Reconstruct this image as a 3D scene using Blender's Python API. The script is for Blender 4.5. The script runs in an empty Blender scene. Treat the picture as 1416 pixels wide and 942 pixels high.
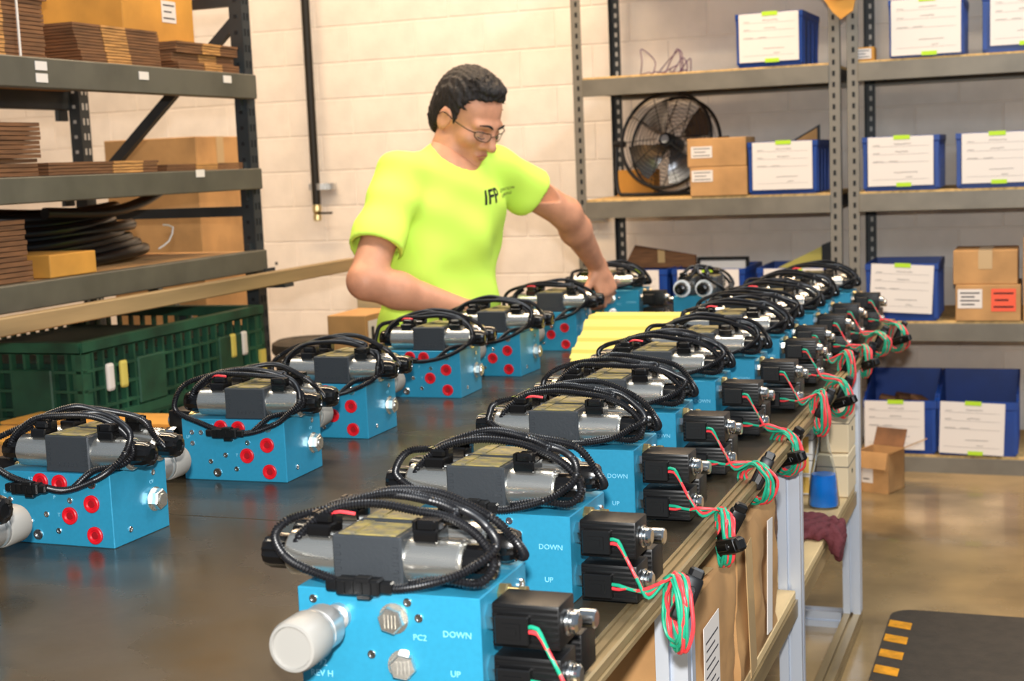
import bpy, bmesh, math, random
import numpy as np
from mathutils import Vector, Matrix, Euler
from mathutils.bvhtree import BVHTree

random.seed(7)
SC = bpy.context.scene
COL = SC.collection
V = Vector
PI = math.pi

# ------------------------------------------------------------------ camera
cam_d = bpy.data.cameras.new('camera')
cam = bpy.data.objects.new('camera', cam_d)
COL.objects.link(cam)
F_PX, CXP, CYP = 1966.0, 708.0, 471.0
def _axes():
    dY = np.array([(1450-CXP)/F_PX, -(192-CYP)/F_PX, -1.]); dY /= np.linalg.norm(dY)
    dX = -np.array([(-4514-CXP)/F_PX, -(440-CYP)/F_PX, -1.]); dX -= dX.dot(dY)*dY; dX /= np.linalg.norm(dX)
    return np.array([dX, dY, np.cross(dX, dY)])
R3 = Matrix(_axes().tolist())
CAM = V((0, 0, 1.26))
cam.matrix_world = Matrix.Translation(CAM) @ R3.to_4x4()
cam_d.sensor_width = 36
cam_d.lens = 36*F_PX/1416
cam_d.clip_start = .05
cam_d.dof.use_dof = True
cam_d.dof.focus_distance = 2.1
cam_d.dof.aperture_fstop = 8.0
SC.camera = cam

# ------------------------------------------------------------------ world, lights, exposure
SC.view_settings.view_transform = 'Standard'
SC.view_settings.look = 'None'
SC.view_settings.gamma = 1
SC.view_settings.use_curve_mapping = False
SC.view_settings.exposure = 0.0
W = bpy.data.worlds.new('world'); SC.world = W; W.use_nodes = True
W.node_tree.nodes['Background'].inputs[0].default_value = (.68, .82, 1.0, 1)
W.node_tree.nodes['Background'].inputs[1].default_value = .26

def area(name, loc, rot, sx, sy, power, col):
    d = bpy.data.lights.new(name, 'AREA'); d.shape = 'RECTANGLE'; d.size = sx; d.size_y = sy
    d.energy = power; d.color = col
    o = bpy.data.objects.new(name, d); COL.objects.link(o); o.location = loc; o.rotation_euler = rot
    return o
WARM = (1.0, .71, .43)
area('ceiling_lamp_wall', (-2.3, 4.6, 3.6), (0, 0, 0), 3.2, .35, 135, WARM)
area('ceiling_lamp_bench', (-2.0, 2.9, 3.5), (0, 0, 0), 4.4, .25, 80, (1.0, .86, .66))
area('ceiling_lamp_aisle', (1.0, 3.6, 3.5), (0, 0, 0), .5, 2.4, 95, (.90, .95, 1.0))
area('added_fill_rear', (.9, -.9, 3.0), (math.radians(58), 0, math.radians(12)), 2.0, .5, 46, (.66, .83, 1.0))  # added cool fill from behind the camera, lifts the wall behind the racks
# the photographer's flash, on the camera's hot shoe
fl = bpy.data.lights.new('camera_flash', 'SPOT'); fl.energy = 280; fl.color = (1.0, .97, .93)
fl.shadow_soft_size = .03; fl.spot_size = math.radians(75); fl.spot_blend = .6
flo = bpy.data.objects.new('camera_flash', fl); COL.objects.link(flo)
flo.matrix_world = Matrix.Translation(CAM + R3 @ V((-.01, .15, .02))) @ R3.to_4x4()

# ------------------------------------------------------------------ materials
def lin(c):
    r = []
    for v in c[:3]:
        v = v/255.
        r.append(v/12.92 if v <= .04045 else ((v+.055)/1.055)**2.4)
    return (*r, 1)
MATS = {}
def mat(name, rgb, rough=.5, metal=0., noise=0., nscale=20., bump=0., bscale=60., stretch=None, coat=0., trans=0., ior=1.45, alpha=1., rnoise=0., rgb2=None):
    m = bpy.data.materials.new(name); m.use_nodes = True
    nt = m.node_tree; b = nt.nodes['Principled BSDF']
    b.inputs['Base Color'].default_value = lin(rgb)
    b.inputs['Roughness'].default_value = rough
    b.inputs['Metallic'].default_value = metal
    b.inputs['Coat Weight'].default_value = coat
    b.inputs['Transmission Weight'].default_value = trans
    b.inputs['IOR'].default_value = ior
    b.inputs['Alpha'].default_value = alpha
    L = nt.links.new
    def N(t): return nt.nodes.new(t)
    if noise or bump or rnoise:
        tc = N('ShaderNodeTexCoord'); mp = N('ShaderNodeMapping'); L(tc.outputs['Object'], mp.inputs[0])
        if stretch: mp.inputs['Scale'].default_value = stretch
    if noise or rnoise:
        tx = N('ShaderNodeTexNoise'); tx.inputs['Scale'].default_value = nscale; tx.inputs['Detail'].default_value = 6
        L(mp.outputs[0], tx.inputs['Vector'])
    if noise:
        mx = N('ShaderNodeMix'); mx.data_type = 'RGBA'
        c2 = rgb2 or tuple(max(0, min(255, v*(1-noise))) for v in rgb)
        c1 = rgb if rgb2 else tuple(max(0, min(255, v*(1+noise*.5))) for v in rgb)
        mx.inputs[6].default_value = lin(c1); mx.inputs[7].default_value = lin(c2)
        rp = N('ShaderNodeMapRange'); rp.inputs[1].default_value = .35; rp.inputs[2].default_value = .68
        L(tx.outputs['Fac'], rp.inputs[0]); L(rp.outputs[0], mx.inputs[0]); L(mx.outputs[2], b.inputs['Base Color'])
    if rnoise:
        rr = N('ShaderNodeMapRange'); rr.inputs[1].default_value = .3; rr.inputs[2].default_value = .7
        rr.inputs[3].default_value = max(0, rough-rnoise); rr.inputs[4].default_value = min(1, rough+rnoise)
        L(tx.outputs['Fac'], rr.inputs[0]); L(rr.outputs[0], b.inputs['Roughness'])
    if bump:
        t2 = N('ShaderNodeTexNoise'); t2.inputs['Scale'].default_value = bscale; t2.inputs['Detail'].default_value = 4
        L(mp.outputs[0], t2.inputs['Vector'])
        bp = N('ShaderNodeBump'); bp.inputs['Strength'].default_value = bump; bp.inputs['Distance'].default_value = .01
        L(t2.outputs['Fac'], bp.inputs['Height']); L(bp.outputs[0], b.inputs['Normal'])
    MATS[name] = m
    return m
mat('painted_block', (236, 226, 214), .55, noise=.05, nscale=6, bump=.12, bscale=90)
mat('mortar', (236, 227, 216), .8, bump=.2, bscale=80)
mat('concrete_floor', (152, 126, 86), .28, noise=.3, nscale=2.6, rnoise=.12, bump=.02, bscale=40, coat=.2)
mat('bench_top', (70, 60, 44), .28, noise=.35, nscale=5, rnoise=.12, bump=.02, bscale=30, rgb2=(38, 35, 30))
mat('tan_rail', (158, 136, 98), .38, .35, noise=.18, nscale=18, stretch=(1, .15, 1))
mat('aluminium', (206, 214, 226), .36, .45)
mat('board', (214, 184, 134), .6, noise=.18, nscale=9, stretch=(1, .3, 1))
mat('particle_board', (205, 168, 108), .75, noise=.15, nscale=60)
mat('rack_grey', (116, 110, 98), .45, .1, noise=.1, nscale=8)
mat('rack_post', (122, 116, 105), .45, .1)
mat('slot_dark', (24, 25, 27), .8)
mat('slot_light', (190, 188, 182), .6)
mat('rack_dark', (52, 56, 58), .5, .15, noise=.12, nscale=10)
mat('rack_beam', (92, 88, 76), .5, .1, noise=.12, nscale=7)
mat('blue_alu', (46, 142, 176), .36, .18, noise=.02, nscale=160, bump=.0, bscale=300)
mat('engraving', (128, 196, 220), .5)
mat('steel', (232, 228, 218), .27, .93, noise=.06, nscale=90, stretch=(.1, 1, 1), rnoise=.06)
mat('bright_steel', (222, 222, 220), .18, 1.)
mat('brass', (196, 178, 130), .28, .9)
mat('valve_iron', (62, 66, 70), .42, .35, bump=.06, bscale=250)
mat('black_gloss', (14, 13, 13), .22, coat=.3)
mat('black_plastic', (12, 12, 13), .4)
mat('conduit', (20, 20, 23), .34)
mat('label_gold', (150, 134, 74), .5, noise=.5, nscale=90, rgb2=(96, 94, 84))
mat('red_plug', (206, 20, 34), .38)
mat('red_dark', (150, 12, 22), .5)
mat('wire_red', (232, 66, 72), .4)
mat('wire_green', (32, 158, 122), .4)
mat('knob_white', (146, 143, 137), .45)
mat('knob_alu', (198, 198, 196), .32, .8)
mat('ring_white', (226, 228, 228), .4)
mat('yellow', (216, 196, 98), .32, coat=.2)
mat('cardboard', (188, 142, 90), .78, noise=.12, nscale=7, bump=.02)
mat('cardboard_amber', (206, 146, 60), .7, noise=.1, nscale=7)
mat('cardboard_dark', (118, 80, 50), .8, noise=.22, nscale=12, stretch=(1, 1, 14))
mat('cardboard_edge', (186, 134, 76), .8, noise=.3, nscale=14, stretch=(1, 1, 16))
mat('packing_tape', (190, 158, 112), .3, coat=.3)
mat('paper', (224, 215, 206), .7)
mat('sticker_red', (236, 92, 62), .6)
mat('ink', (70, 66, 68), .8)
mat('ink_black', (22, 20, 22), .8)
mat('green_tape', (176, 214, 40), .55)
mat('bin_blue', (16, 60, 136), .4, noise=.08, nscale=10)
mat('fan_black', (24, 24, 25), .4)
mat('fan_blade', (128, 128, 130), .24, .85)
mat('purple_wire', (92, 52, 92), .5)
mat('crate_green', (34, 76, 54), .55, noise=.3, nscale=9)
mat('crate_inner', (20, 52, 38), .7)
mat('hose', (9, 9, 10), .3)
mat('beam_wood', (160, 134, 94), .6, noise=.22, nscale=10, stretch=(1, .1, 1))
mat('pipe', (44, 40, 34), .4, .5)
mat('rubber_mat', (62, 54, 44), .75, noise=.1, nscale=30, bump=.2, bscale=200)
mat('hazard', (226, 152, 26), .6, noise=.15, nscale=40)
mat('rag', (104, 48, 52), .9, bump=.4, bscale=120)
mat('glass', (240, 244, 246), .05, trans=1., ior=1.3)
mat('lens', (220, 224, 226), .05, alpha=.10)
mat('lips', (190, 110, 98), .5)
mat('blue_liquid', (10, 140, 245), .15, coat=.3)
mat('skin', (214, 150, 116), .5, noise=.05, nscale=30, bump=.03, bscale=250)
mat('shirt', (218, 255, 96), .75, bump=.03, bscale=500)
mat('hair', (30, 23, 20), .6, noise=.3, nscale=60, bump=.8, bscale=110, stretch=(1, 1, .3))
mat('jeans', (50, 60, 82), .85)
mat('navy', (24, 36, 66), .6)
mat('white_plastic', (232, 230, 226), .5)
mat('orange', (240, 100, 30), .5)
mat('cream_box', (228, 206, 168), .7)
mat('yellow_box', (238, 196, 96), .6)

# ------------------------------------------------------------------ mesh helpers
class MB:
    """collects shapes into one bmesh"""
    def __init__(s): s.bm = bmesh.new()
    def box(s, c, d, bev=0., rot=None, seg=1, taper=None):
        bm = s.bm
        vs = bmesh.ops.create_cube(bm, size=1)['verts']
        for v in vs:
            v.co = V((v.co.x*d[0], v.co.y*d[1], v.co.z*d[2]))
            if taper and v.co.z < 0: v.co.x *= taper; v.co.y *= taper
        if bev:
            es = list({e for v in vs for e in v.link_edges})
            r = bmesh.ops.bevel(bm, geom=es, offset=bev, segments=seg, affect='EDGES', profile=.5)
            vs = list({v for f in r['faces'] for v in f.verts} | {v for v in vs if v.is_valid})
            # all verts of this island
            seen = set(vs); st = list(vs)
            while st:
                a = st.pop()
                for e in a.link_edges:
                    o = e.other_vert(a)
                    if o not in seen: seen.add(o); st.append(o)
            vs = list(seen)
        M = Matrix.Translation(V(c)) @ (rot.to_4x4() if rot is not None else Matrix())
        bmesh.ops.transform(bm, matrix=M, verts=vs)
        return s
    def span(s, a, b, bev=0., **k):
        a = V(a); b = V(b)
        return s.box((a+b)/2, [abs(x) for x in (b-a)], bev, **k)
    def rings(s, rings, cap0=True, cap1=True, closed=False):
        bm = s.bm
        R = [[bm.verts.new(p) for p in r] for r in rings]
        n = len(R[0])
        rng = range(len(R)) if closed else range(len(R)-1)
        for i in rng:
            A, B = R[i], R[(i+1) % len(R)]
            for j in range(n):
                bm.faces.new((A[j], A[(j+1) % n], B[(j+1) % n], B[j]))
        if not closed:
            if cap0: bm.faces.new(R[0][::-1])
            if cap1: bm.faces.new(R[-1])
        return s
    def lathe(s, prof, o=(0, 0, 0), axis=(0, 0, 1), n=20, cap=True, flute=0., nfl=0):
        """prof: (r, h) pairs along axis"""
        a = V(axis).normalized(); u = a.orthogonal().normalized(); w = a.cross(u); o = V(o)
        rr = []
        for r, h in prof:
            row = []
            for i in range(n):
                t = 2*PI*i/n
                q = r*(1 - (flute if nfl and (i*nfl//n*0+i) % 2 else 0))
                row.append(o + a*h + (u*math.cos(t) + w*math.sin(t))*max(q, 1e-5))
            rr.append(row)
        return s.rings(rr, cap, cap)
    def cyl(s, a, b, r, r2=None, n=14):
        a = V(a); b = V(b); d = b-a
        return s.lathe([(r, 0), (r if r2 is None else r2, d.length)], a, d, n)
    def hexa(s, o, axis, r, h):
        return s.lathe([(r*.93, 0), (r, h*.08), (r, h*.85), (r*.9, h)], o, axis, 6)
    def tube(s, pts, r, n=8, ridge=0., closed=False, rfun=None):
        P = [V(p) for p in pts]; N = len(P)
        T = []
        for i in range(N):
            if closed: d = P[(i+1) % N]-P[i-1]
            else: d = P[min(i+1, N-1)]-P[max(i-1, 0)]
            T.append(d.normalized())
        u = T[0].orthogonal().normalized()
        rows = []
        for i in range(N):
            t = T[i]
            u = (u - t*u.dot(t)).normalized(); w = t.cross(u)
            q = rfun(i/(N-1)) if rfun else r
            if ridge and i % 2: q *= 1-ridge
            rows.append([P[i] + (u*math.cos(2*PI*j/n) + w*math.sin(2*PI*j/n))*q for j in range(n)])
        return s.rings(rows, closed=closed)
    def prism(s, poly, a, b, up=(0, 0, 1)):
        """2-D polygon extruded from a to b"""
        a = V(a); b = V(b); t = (b-a).normalized(); up = V(up)
        x = up.cross(t).normalized(); y = t.cross(x)
        return s.rings([[p + x*q[0] + y*q[1] for q in poly] for p in (a, b)])
    def poly(s, pts):
        s.bm.faces.new([s.bm.verts.new(p) for p in pts]); return s
    def slab(s, pts, n, th):
        n = V(n)*th
        return s.rings([[V(p) for p in pts], [V(p)+n for p in pts]])
    def mesh(s, name, m=None, smooth=None):
        bmesh.ops.recalc_face_normals(s.bm, faces=s.bm.faces)
        me = bpy.data.meshes.new(name); s.bm.to_mesh(me); s.bm.free()
        if m: me.materials.append(MATS[m])
        if smooth is not None:
            me.shade_smooth()
            me.set_sharp_from_angle(angle=math.radians(smooth))
        return me

def ob(name, me, parent=None, loc=(0, 0, 0), rot=(0, 0, 0)):
    o = bpy.data.objects.new(name, me); COL.objects.link(o)
    o.location = loc; o.rotation_euler = rot
    if parent is not None: o.parent = parent
    return o
def tag(o, label=None, cat=None, group=None, kind=None):
    if label: o['label'] = label
    if cat: o['category'] = cat
    if group: o['group'] = group
    if kind: o['kind'] = kind
    return o
def thing(name, label, cat, loc=(0, 0, 0), rz=0., group=None):
    return tag(ob(name, None, None, loc, (0, 0, rz)), label, cat, group)
def catmull(P, step, closed=False):
    P = [V(p) for p in P]; n = len(P); out = []
    for i in range(n if closed else n-1):
        if closed: a, b, c, d = P[i-1], P[i], P[(i+1) % n], P[(i+2) % n]
        else: a, b, c, d = P[max(i-1, 0)], P[i], P[i+1], P[min(i+2, n-1)]
        k = max(2, int((c-b).length/step))
        for j in range(k):
            t = j/k
            out.append(.5*((2*b) + (c-a)*t + (2*a-5*b+4*c-d)*t*t + (3*b-a-3*c+d)*t**3))
    if not closed: out.append(P[-1])
    return out
def text_mesh(s, size, m, ext=.0004, align='CENTER', bold=0., shear=0.):
    c = bpy.data.curves.new('t', 'FONT'); c.body = s; c.size = size; c.extrude = ext; c.align_x = align; c.align_y = 'CENTER'
    c.resolution_u = 2; c.offset = bold; c.shear = shear
    o = bpy.data.objects.new('t', c); COL.objects.link(o)
    dg = bpy.context.evaluated_depsgraph_get()
    me = bpy.data.meshes.new_from_object(o.evaluated_get(dg))
    bpy.data.objects.remove(o); bpy.data.curves.remove(c)
    me.materials.clear(); me.materials.append(MATS[m])
    return me
def tslot(a, g=.008, d=.011):
    """T-slot extrusion outline, half size a"""
    h = g/2
    side = [(-a, -a), (-h, -a), (-h, -a+d), (h, -a+d), (h, -a)]
    out = []
    for k in range(4):
        c, s = [(1, 0), (0, 1), (-1, 0), (0, -1)][k]
        out += [(x*c - y*s, x*s + y*c) for x, y in side]
    return out

# ------------------------------------------------------------------ signed-distance meshing (people, cloth)
class Field:
    def __init__(s, lo, hi, h):
        s.h = h; s.lo = np.array(lo, float)
        s.n = np.ceil((np.array(hi)-s.lo)/h).astype(int)+1
        s.D = np.full(s.n, .2, np.float32)
    def _sl(s, lo, hi):
        i0 = np.clip(np.floor((np.array(lo)-s.lo)/s.h).astype(int), 0, s.n-1)
        i1 = np.clip(np.ceil((np.array(hi)-s.lo)/s.h).astype(int)+1, 1, s.n)
        sl = tuple(slice(a, b) for a, b in zip(i0, i1))
        g = [s.lo[k]+np.arange(i0[k], i1[k])*s.h for k in range(3)]
        return sl, np.meshgrid(*g, indexing='ij', sparse=True)
    def _put(s, sl, d, k, sub=False):
        A = s.D[sl]
        if sub:
            d = -d
            if k:
                hh = np.clip(.5-.5*(d-A)/k, 0, 1) if False else np.clip(.5+.5*(d-A)/k, 0, 1)
                s.D[sl] = A*(1-hh)+d*hh+k*hh*(1-hh)
            else: s.D[sl] = np.maximum(A, d)
        else:
            if k:
                hh = np.clip(.5+.5*(A-d)/k, 0, 1)
                s.D[sl] = A*(1-hh)+d*hh-k*hh*(1-hh)
            else: s.D[sl] = np.minimum(A, d)
    def cap(s, a, b, ra, rb=None, k=.02, sub=False):
        rb = ra if rb is None else rb
        a = np.array(a, float); b = np.array(b, float); m = max(ra, rb)+k+2*s.h+.01
        sl, (X, Y, Z) = s._sl(np.minimum(a, b)-m, np.maximum(a, b)+m)
        d = b-a; L2 = max(d.dot(d), 1e-9)
        t = np.clip(((X-a[0])*d[0]+(Y-a[1])*d[1]+(Z-a[2])*d[2])/L2, 0, 1)
        q = np.sqrt((X-a[0]-t*d[0])**2+(Y-a[1]-t*d[1])**2+(Z-a[2]-t*d[2])**2)-(ra+(rb-ra)*t)
        s._put(sl, q, k, sub); return s
    def ell(s, c, r, ax=None, k=.02, sub=False):
        """ellipsoid with radii r along unit axes ax (rows)"""
        c = np.array(c, float); ax = np.eye(3) if ax is None else np.array(ax, float); m = max(r)+k+2*s.h+.01
        sl, (X, Y, Z) = s._sl(c-m, c+m)
        x, y, z = X-c[0], Y-c[1], Z-c[2]
        p = [x*e[0]+y*e[1]+z*e[2] for e in ax]
        k0 = np.sqrt(sum((p[i]/r[i])**2 for i in range(3)))
        k1 = np.sqrt(sum((p[i]/r[i]**2)**2 for i in range(3)))+1e-9
        s._put(sl, k0*(k0-1)/k1, k, sub); return s
    def fn(s, f, lo=None, hi=None, mode='max'):
        sl, (X, Y, Z) = s._sl(s.lo if lo is None else lo, s.lo+s.n*s.h if hi is None else hi)
        d = f(X, Y, Z)
        s.D[sl] = np.maximum(s.D[sl], d) if mode == 'max' else (s.D[sl]+d if mode == 'add' else np.minimum(s.D[sl], d))
        return s
    def mesh(s, name, m, smooth=2):
        D = s.D.astype(np.float64); D[[0, -1]] = np.maximum(D[[0, -1]], .01); D[:, [0, -1]] = np.maximum(D[:, [0, -1]], .01); D[:, :, [0, -1]] = np.maximum(D[:, :, [0, -1]], .01)
        S = D < 0
        c8 = [S[i:S.shape[0]-1+i, j:S.shape[1]-1+j, k:S.shape[2]-1+k] for i in (0, 1) for j in (0, 1) for k in (0, 1)]
        cnt = sum(c.astype(np.int8) for c in c8)
        act = (cnt > 0) & (cnt < 8)
        I = np.argwhere(act); idx = -np.ones(act.shape, np.int64); idx[act] = np.arange(len(I))
        acc = np.zeros((len(I), 3)); num = np.zeros(len(I))
        for ax in range(3):
            o1, o2 = [a for a in range(3) if a != ax]
            for p in (0, 1):
                for q in (0, 1):
                    o = np.zeros(3, int); o[o1] = p; o[o2] = q
                    A = I+o; B = A.copy(); B[:, ax] += 1
                    da = D[tuple(A.T)]; db = D[tuple(B.T)]
                    k = (da < 0) != (db < 0)
                    t = np.where(k, da/(da-db+1e-20), 0)
                    P = A.astype(float); P[:, ax] += t
                    acc[k] += P[k]; num[k] += 1
        vs = acc/num[:, None]
        faces = []
        for ax in range(3):
            o1, o2 = (ax+1) % 3, (ax+2) % 3
            a = [slice(None)]*3; b = [slice(None)]*3; a[ax] = slice(0, -1); b[ax] = slice(1, None)
            ch = S[tuple(a)] != S[tuple(b)]
            E = np.argwhere(ch); E = E[(E[:, o1] > 0) & (E[:, o2] > 0) & (E[:, o1] < S.shape[o1]-1) & (E[:, o2] < S.shape[o2]-1)]
            def cid(d1, d2):
                C = E.copy(); C[:, o1] += d1; C[:, o2] += d2
                return idx[tuple(C.T)]
            Q = np.stack([cid(-1, -1), cid(0, -1), cid(0, 0), cid(-1, 0)], 1)
            ins = S[tuple(E.T)]
            Q[~ins] = Q[~ins][:, ::-1]
            faces.append(Q)
        Fc = np.concatenate(faces)
        # light smoothing
        for _ in range(smooth):
            sm = np.zeros_like(vs); nn = np.zeros(len(vs))
            for j in range(4):
                x, y = Fc[:, j], Fc[:, (j+1) % 4]
                np.add.at(sm, x, vs[y]); np.add.at(nn, x, 1); np.add.at(sm, y, vs[x]); np.add.at(nn, y, 1)
            vs = .5*vs+.5*sm/nn[:, None]
        vs = s.lo+vs*s.h
        me = bpy.data.meshes.new(name)
        me.from_pydata(vs.tolist(), [], Fc.tolist())
        me.materials.append(MATS[m]); me.shade_smooth(); me.update()
        return me

# ================================================================== SETTING
YW = 6.25
tag(ob('floor', MB().span((-5.6, -1.5, -.1), (2.6, YW+.2, 0)).mesh('floor', 'concrete_floor')), kind='structure')
wb = tag(ob('wall_back', MB().span((-5.6, YW+.004, 0), (2.6, YW+.2, 3.6)).mesh('wall_back', 'mortar')), kind='structure')
tag(ob('wall_left', MB().span((-5.75, -1.5, 0), (-5.6, YW+.2, 3.6)).mesh('wall_left', 'painted_block')), kind='structure')
CH, CL = .172, .35
blk = MB().box((0, 0, 0), (CL-.004, .03, CH-.004), .003).mesh('concrete_block', 'painted_block')
half = MB()
for row in range(21):
    z = -.128 + CH*(row+.5) + .001
    if row == 0: continue
    off = .175 if row % 2 else 0
    for i in range(-16, 8):
        x = i*CL + off
        if x-CL/2 < -5.59 or x+CL/2 > 2.59: continue
        if -4.75 < x < .45 and z < 2.35:
            ob('concrete_block', blk, wb, (x, YW+.015, z))
        else: half.box((x, YW+.015, z), (CL-.004, .03, CH-.004))
tag(ob('upper_block_course', half.mesh('upper_block_course', 'painted_block'), wb), kind='stuff')

# ================================================================== WORKBENCH
ZT = .71
XR, XL = -.455, -1.525
Y0, Y1 = .75, 4.62
bench = thing('workbench', 'long workbench with black top, tan edge rail and pale aluminium extrusion legs', 'workbench', (0, 0, 0))
for a, b in ((Y0, 1.924), (1.924, 3.2), (3.2, Y1)):
    ob('tabletop_sheet', MB().span((XL, a+.001, ZT-.012), (XR-.030, b-.001, ZT), .0012).mesh('tabletop_sheet', 'bench_top'), bench)
rp = [(-.015, -.012), (.015, -.012), (.015, -.006), (.012, -.005), (.012, -.001), (.015, 0), (.015, .010), (.012, .012), (.007, .012), (.007, .008), (.002, .008), (.002, .012), (-.006, .012), (-.006, .009), (-.010, .009), (-.010, .012), (-.015, .012)]
ob('edge_rail', MB().prism([(-x, y) for x, y in rp], (XR-.015, Y0, ZT-.0115), (XR-.015, Y1, ZT-.0115)).mesh('edge_rail', 'tan_rail'), bench)
ob('edge_rail', MB().prism(rp, (XL-.015, Y0, ZT-.0115), (XL-.015, Y1, ZT-.0115)).mesh('edge_rail', 'tan_rail'), bench)
ob('end_rail', MB().span((XL-.030, Y1, ZT-.024), (XR, Y1+.03, ZT), .002).mesh('end_rail', 'tan_rail'), bench)
ob('end_rail', MB().span((XL-.030, Y0-.03, ZT-.024), (XR, Y0, ZT), .002).mesh('end_rail', 'tan_rail'), bench)
LEGY = (.95, 1.84, 2.775, 3.71)
leg = MB().prism(tslot(.0225), (0, 0, .042), (0, 0, ZT-.024), up=(0, 1, 0)).mesh('leg', 'aluminium')
cross = MB().prism(tslot(.021), (XL+.025, 0, .021), (XR-.05, 0, .021)).mesh('cross_rail', 'aluminium')
cross2 = MB().prism(tslot(.018), (XL+.025, 0, 0), (XR-.05, 0, 0)).mesh('cross_rail', 'aluminium')
for y in LEGY:
    for x in (XR-.0225, XL-.0225+.02): ob('leg', leg, bench, (x, y, 0))
    ob('cross_rail', cross, bench, (0, y, 0))
    ob('cross_rail', cross2, bench, (0, y, .350))
    ob('cross_rail', cross2, bench, (0, y, ZT-.032))
for x in (XR-.0225, XL-.0025):
    ob('floor_rail', MB().prism(tslot(.021), (x, LEGY[0]-.1, .021), (x, LEGY[-1]+.03, .021)).mesh('floor_rail', 'tan_rail'), bench)
for a, b in zip(LEGY[:-1], LEGY[1:]):
    ob('shelf_board', MB().span((XL+.03, a+.026, .374), (XR-.010, b-.026, .392), .002).mesh('shelf_board', 'board'), bench)
for x in (XR-.020, XL+.01):
    for a, b in zip(LEGY[:-1], LEGY[1:]):
        ob('shelf_rail', MB().prism([(-.014, -.017), (.014, -.017), (.014, -.003), (.010, -.003), (.010, .003), (.014, .003), (.014, .017), (-.014, .017)], (x, a+.024, .356), (x, b-.024, .356)).mesh('shelf_rail', 'tan_rail'), bench)

# ================================================================== BACK RACKS
YF, YB = 5.6, 6.17
SZ = (1.583, 1.088, .588, .068)     # tops of the four decks
def slot_mesh(z0, z1, step=.042):
    m = MB(); z = z0
    while z < z1: m.box((0, 0, z), (.010, .003, .019)); z += step
    return m
def back_rack(label, xl, xr):
    t = thing('steel_shelving', label, 'shelving', ((xl+xr)/2, (YF+YB)/2, 0))
    cx, cy = (xl+xr)/2, (YF+YB)/2
    pm = MB().prism([(-.019, -.019), (.019, -.019), (.019, -.016), (-.016, -.016), (-.016, .019), (-.019, .019)], (0, 0, 0), (0, 0, 2.25), up=(0, 1, 0))
    for x, sx in ((xl, 1), (xr, -1)):
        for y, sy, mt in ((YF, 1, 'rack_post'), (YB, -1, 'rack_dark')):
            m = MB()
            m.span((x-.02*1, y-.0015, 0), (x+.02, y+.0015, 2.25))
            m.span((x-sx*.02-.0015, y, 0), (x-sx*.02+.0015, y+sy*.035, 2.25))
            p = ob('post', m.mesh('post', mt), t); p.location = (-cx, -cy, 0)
            s = slot_mesh(.03, 2.24).mesh('slot', 'slot_dark' if sy > 0 else 'slot_light')
            tag(ob('slot_row', s, p, (x+sx*.002, y-.0012, 0)), kind='stuff')
    for z in SZ + (2.13,):
        d = ob('shelf_deck', MB().span((xl+.005, YF+.006, z-.014), (xr-.005, YB-.004, z), .001).mesh('shelf_deck', 'particle_board'), t); d.location = (-cx, -cy, 0)
        for y in (YF-.004, YB+.002):
            m = MB().span((xl+.02, y-.003, z-.076), (xr-.02, y+.003, z-.008), .001)
            m.span((xl+.02, y, z-.076), (xr-.02, y+(.02 if y < 6 else -.02), z-.072))
            b = ob('shelf_beam', m.mesh('shelf_beam', 'rack_grey'), t); b.location = (-cx, -cy, 0)
        for x in (xl, xr):
            b = ob('side_brace', MB().span((x-.003, YF+.02, z-.06), (x+.003, YB-.02, z-.016)).mesh('side_brace', 'rack_dark'), t); b.location = (-cx, -cy, 0)
    return t
back_rack('grey slotted steel shelving with particle board decks, holding the black drum fan', -1.795, -.768)
back_rack('grey slotted steel shelving at the right edge, holding most of the blue bins', -.698, .33)

# ---- blue bins with paper labels
def bin_mesh(w, d, h, dip):
    m = MB(); t = .005; k = .94
    def wall(p0, p1, z0, z1):   # tapered walls as slabs
        pass
    # outer / inner rings give a real tub
    def rect(a, b, z, f=0.): return [V((-a, -b, z-f)), V((a, -b, z-f)), V((a, b, z)), V((-a, b, z))]
    a, b = w/2, d/2
    m.rings([rect(a*k, b*k, 0), rect(a*.985, b*.985, h*.88-0, dip), rect(a, b, h*.9, dip), rect(a, b, h, dip), rect(a-t*1.6, b-t*1.6, h, dip), rect(a*k-t, b*k-t, t)])
    for s in (-1, 1):
        for i in range(4):
            y = -b*.75+i*b*.5
            m.box((s*(a*.972), y, h*.42), (.006, .012, h*.8))
    for x in (-a*.92, a*.92): m.box((x, -b*.975, (h-dip)*.45), (.014, .006, (h-dip)*.8))
    return m.mesh('tub', 'bin_blue')
BINS = {}
def scribble(w, h, seed):
    r = random.Random(seed); m = MB()
    def word(x, z, L, hh, th=.0012):
        n = max(3, int(L/.0045)); pts = [(x+L*i/n, z+(hh if i % 2 else -hh)*r.uniform(.2, 1)) for i in range(n+1)]
        for (x0, z0), (x1, z1) in zip(pts, pts[1:]):
            d = math.hypot(x1-x0, z1-z0)
            m.box(((x0+x1)/2, 0, (z0+z1)/2), (d, .0003, th), rot=Matrix.Rotation(-math.atan2(z1-z0, x1-x0), 3, 'Y'))
    word(-w*.42, h*.33, w*.1, .002); word(-w*.1, h*.35, w*.26, .004)
    word(-w*.42, h*.17, w*.1, .002); word(-w*.08, h*.19, w*.2, .004)
    word(-w*.42, h*.0, w*.16, .002); word(-w*.18, h*.0, w*.14, .002)
    word(-w*.1, -h*.23, w*.36, .003); word(w*.08, -h*.33, w*.1, .003)
    for z in (.3, .14, -.02, -.37): m.box((0, 0, h*z), (w*.86, .0002, .0006))
    return m.mesh('handwriting', 'ink')
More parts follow.
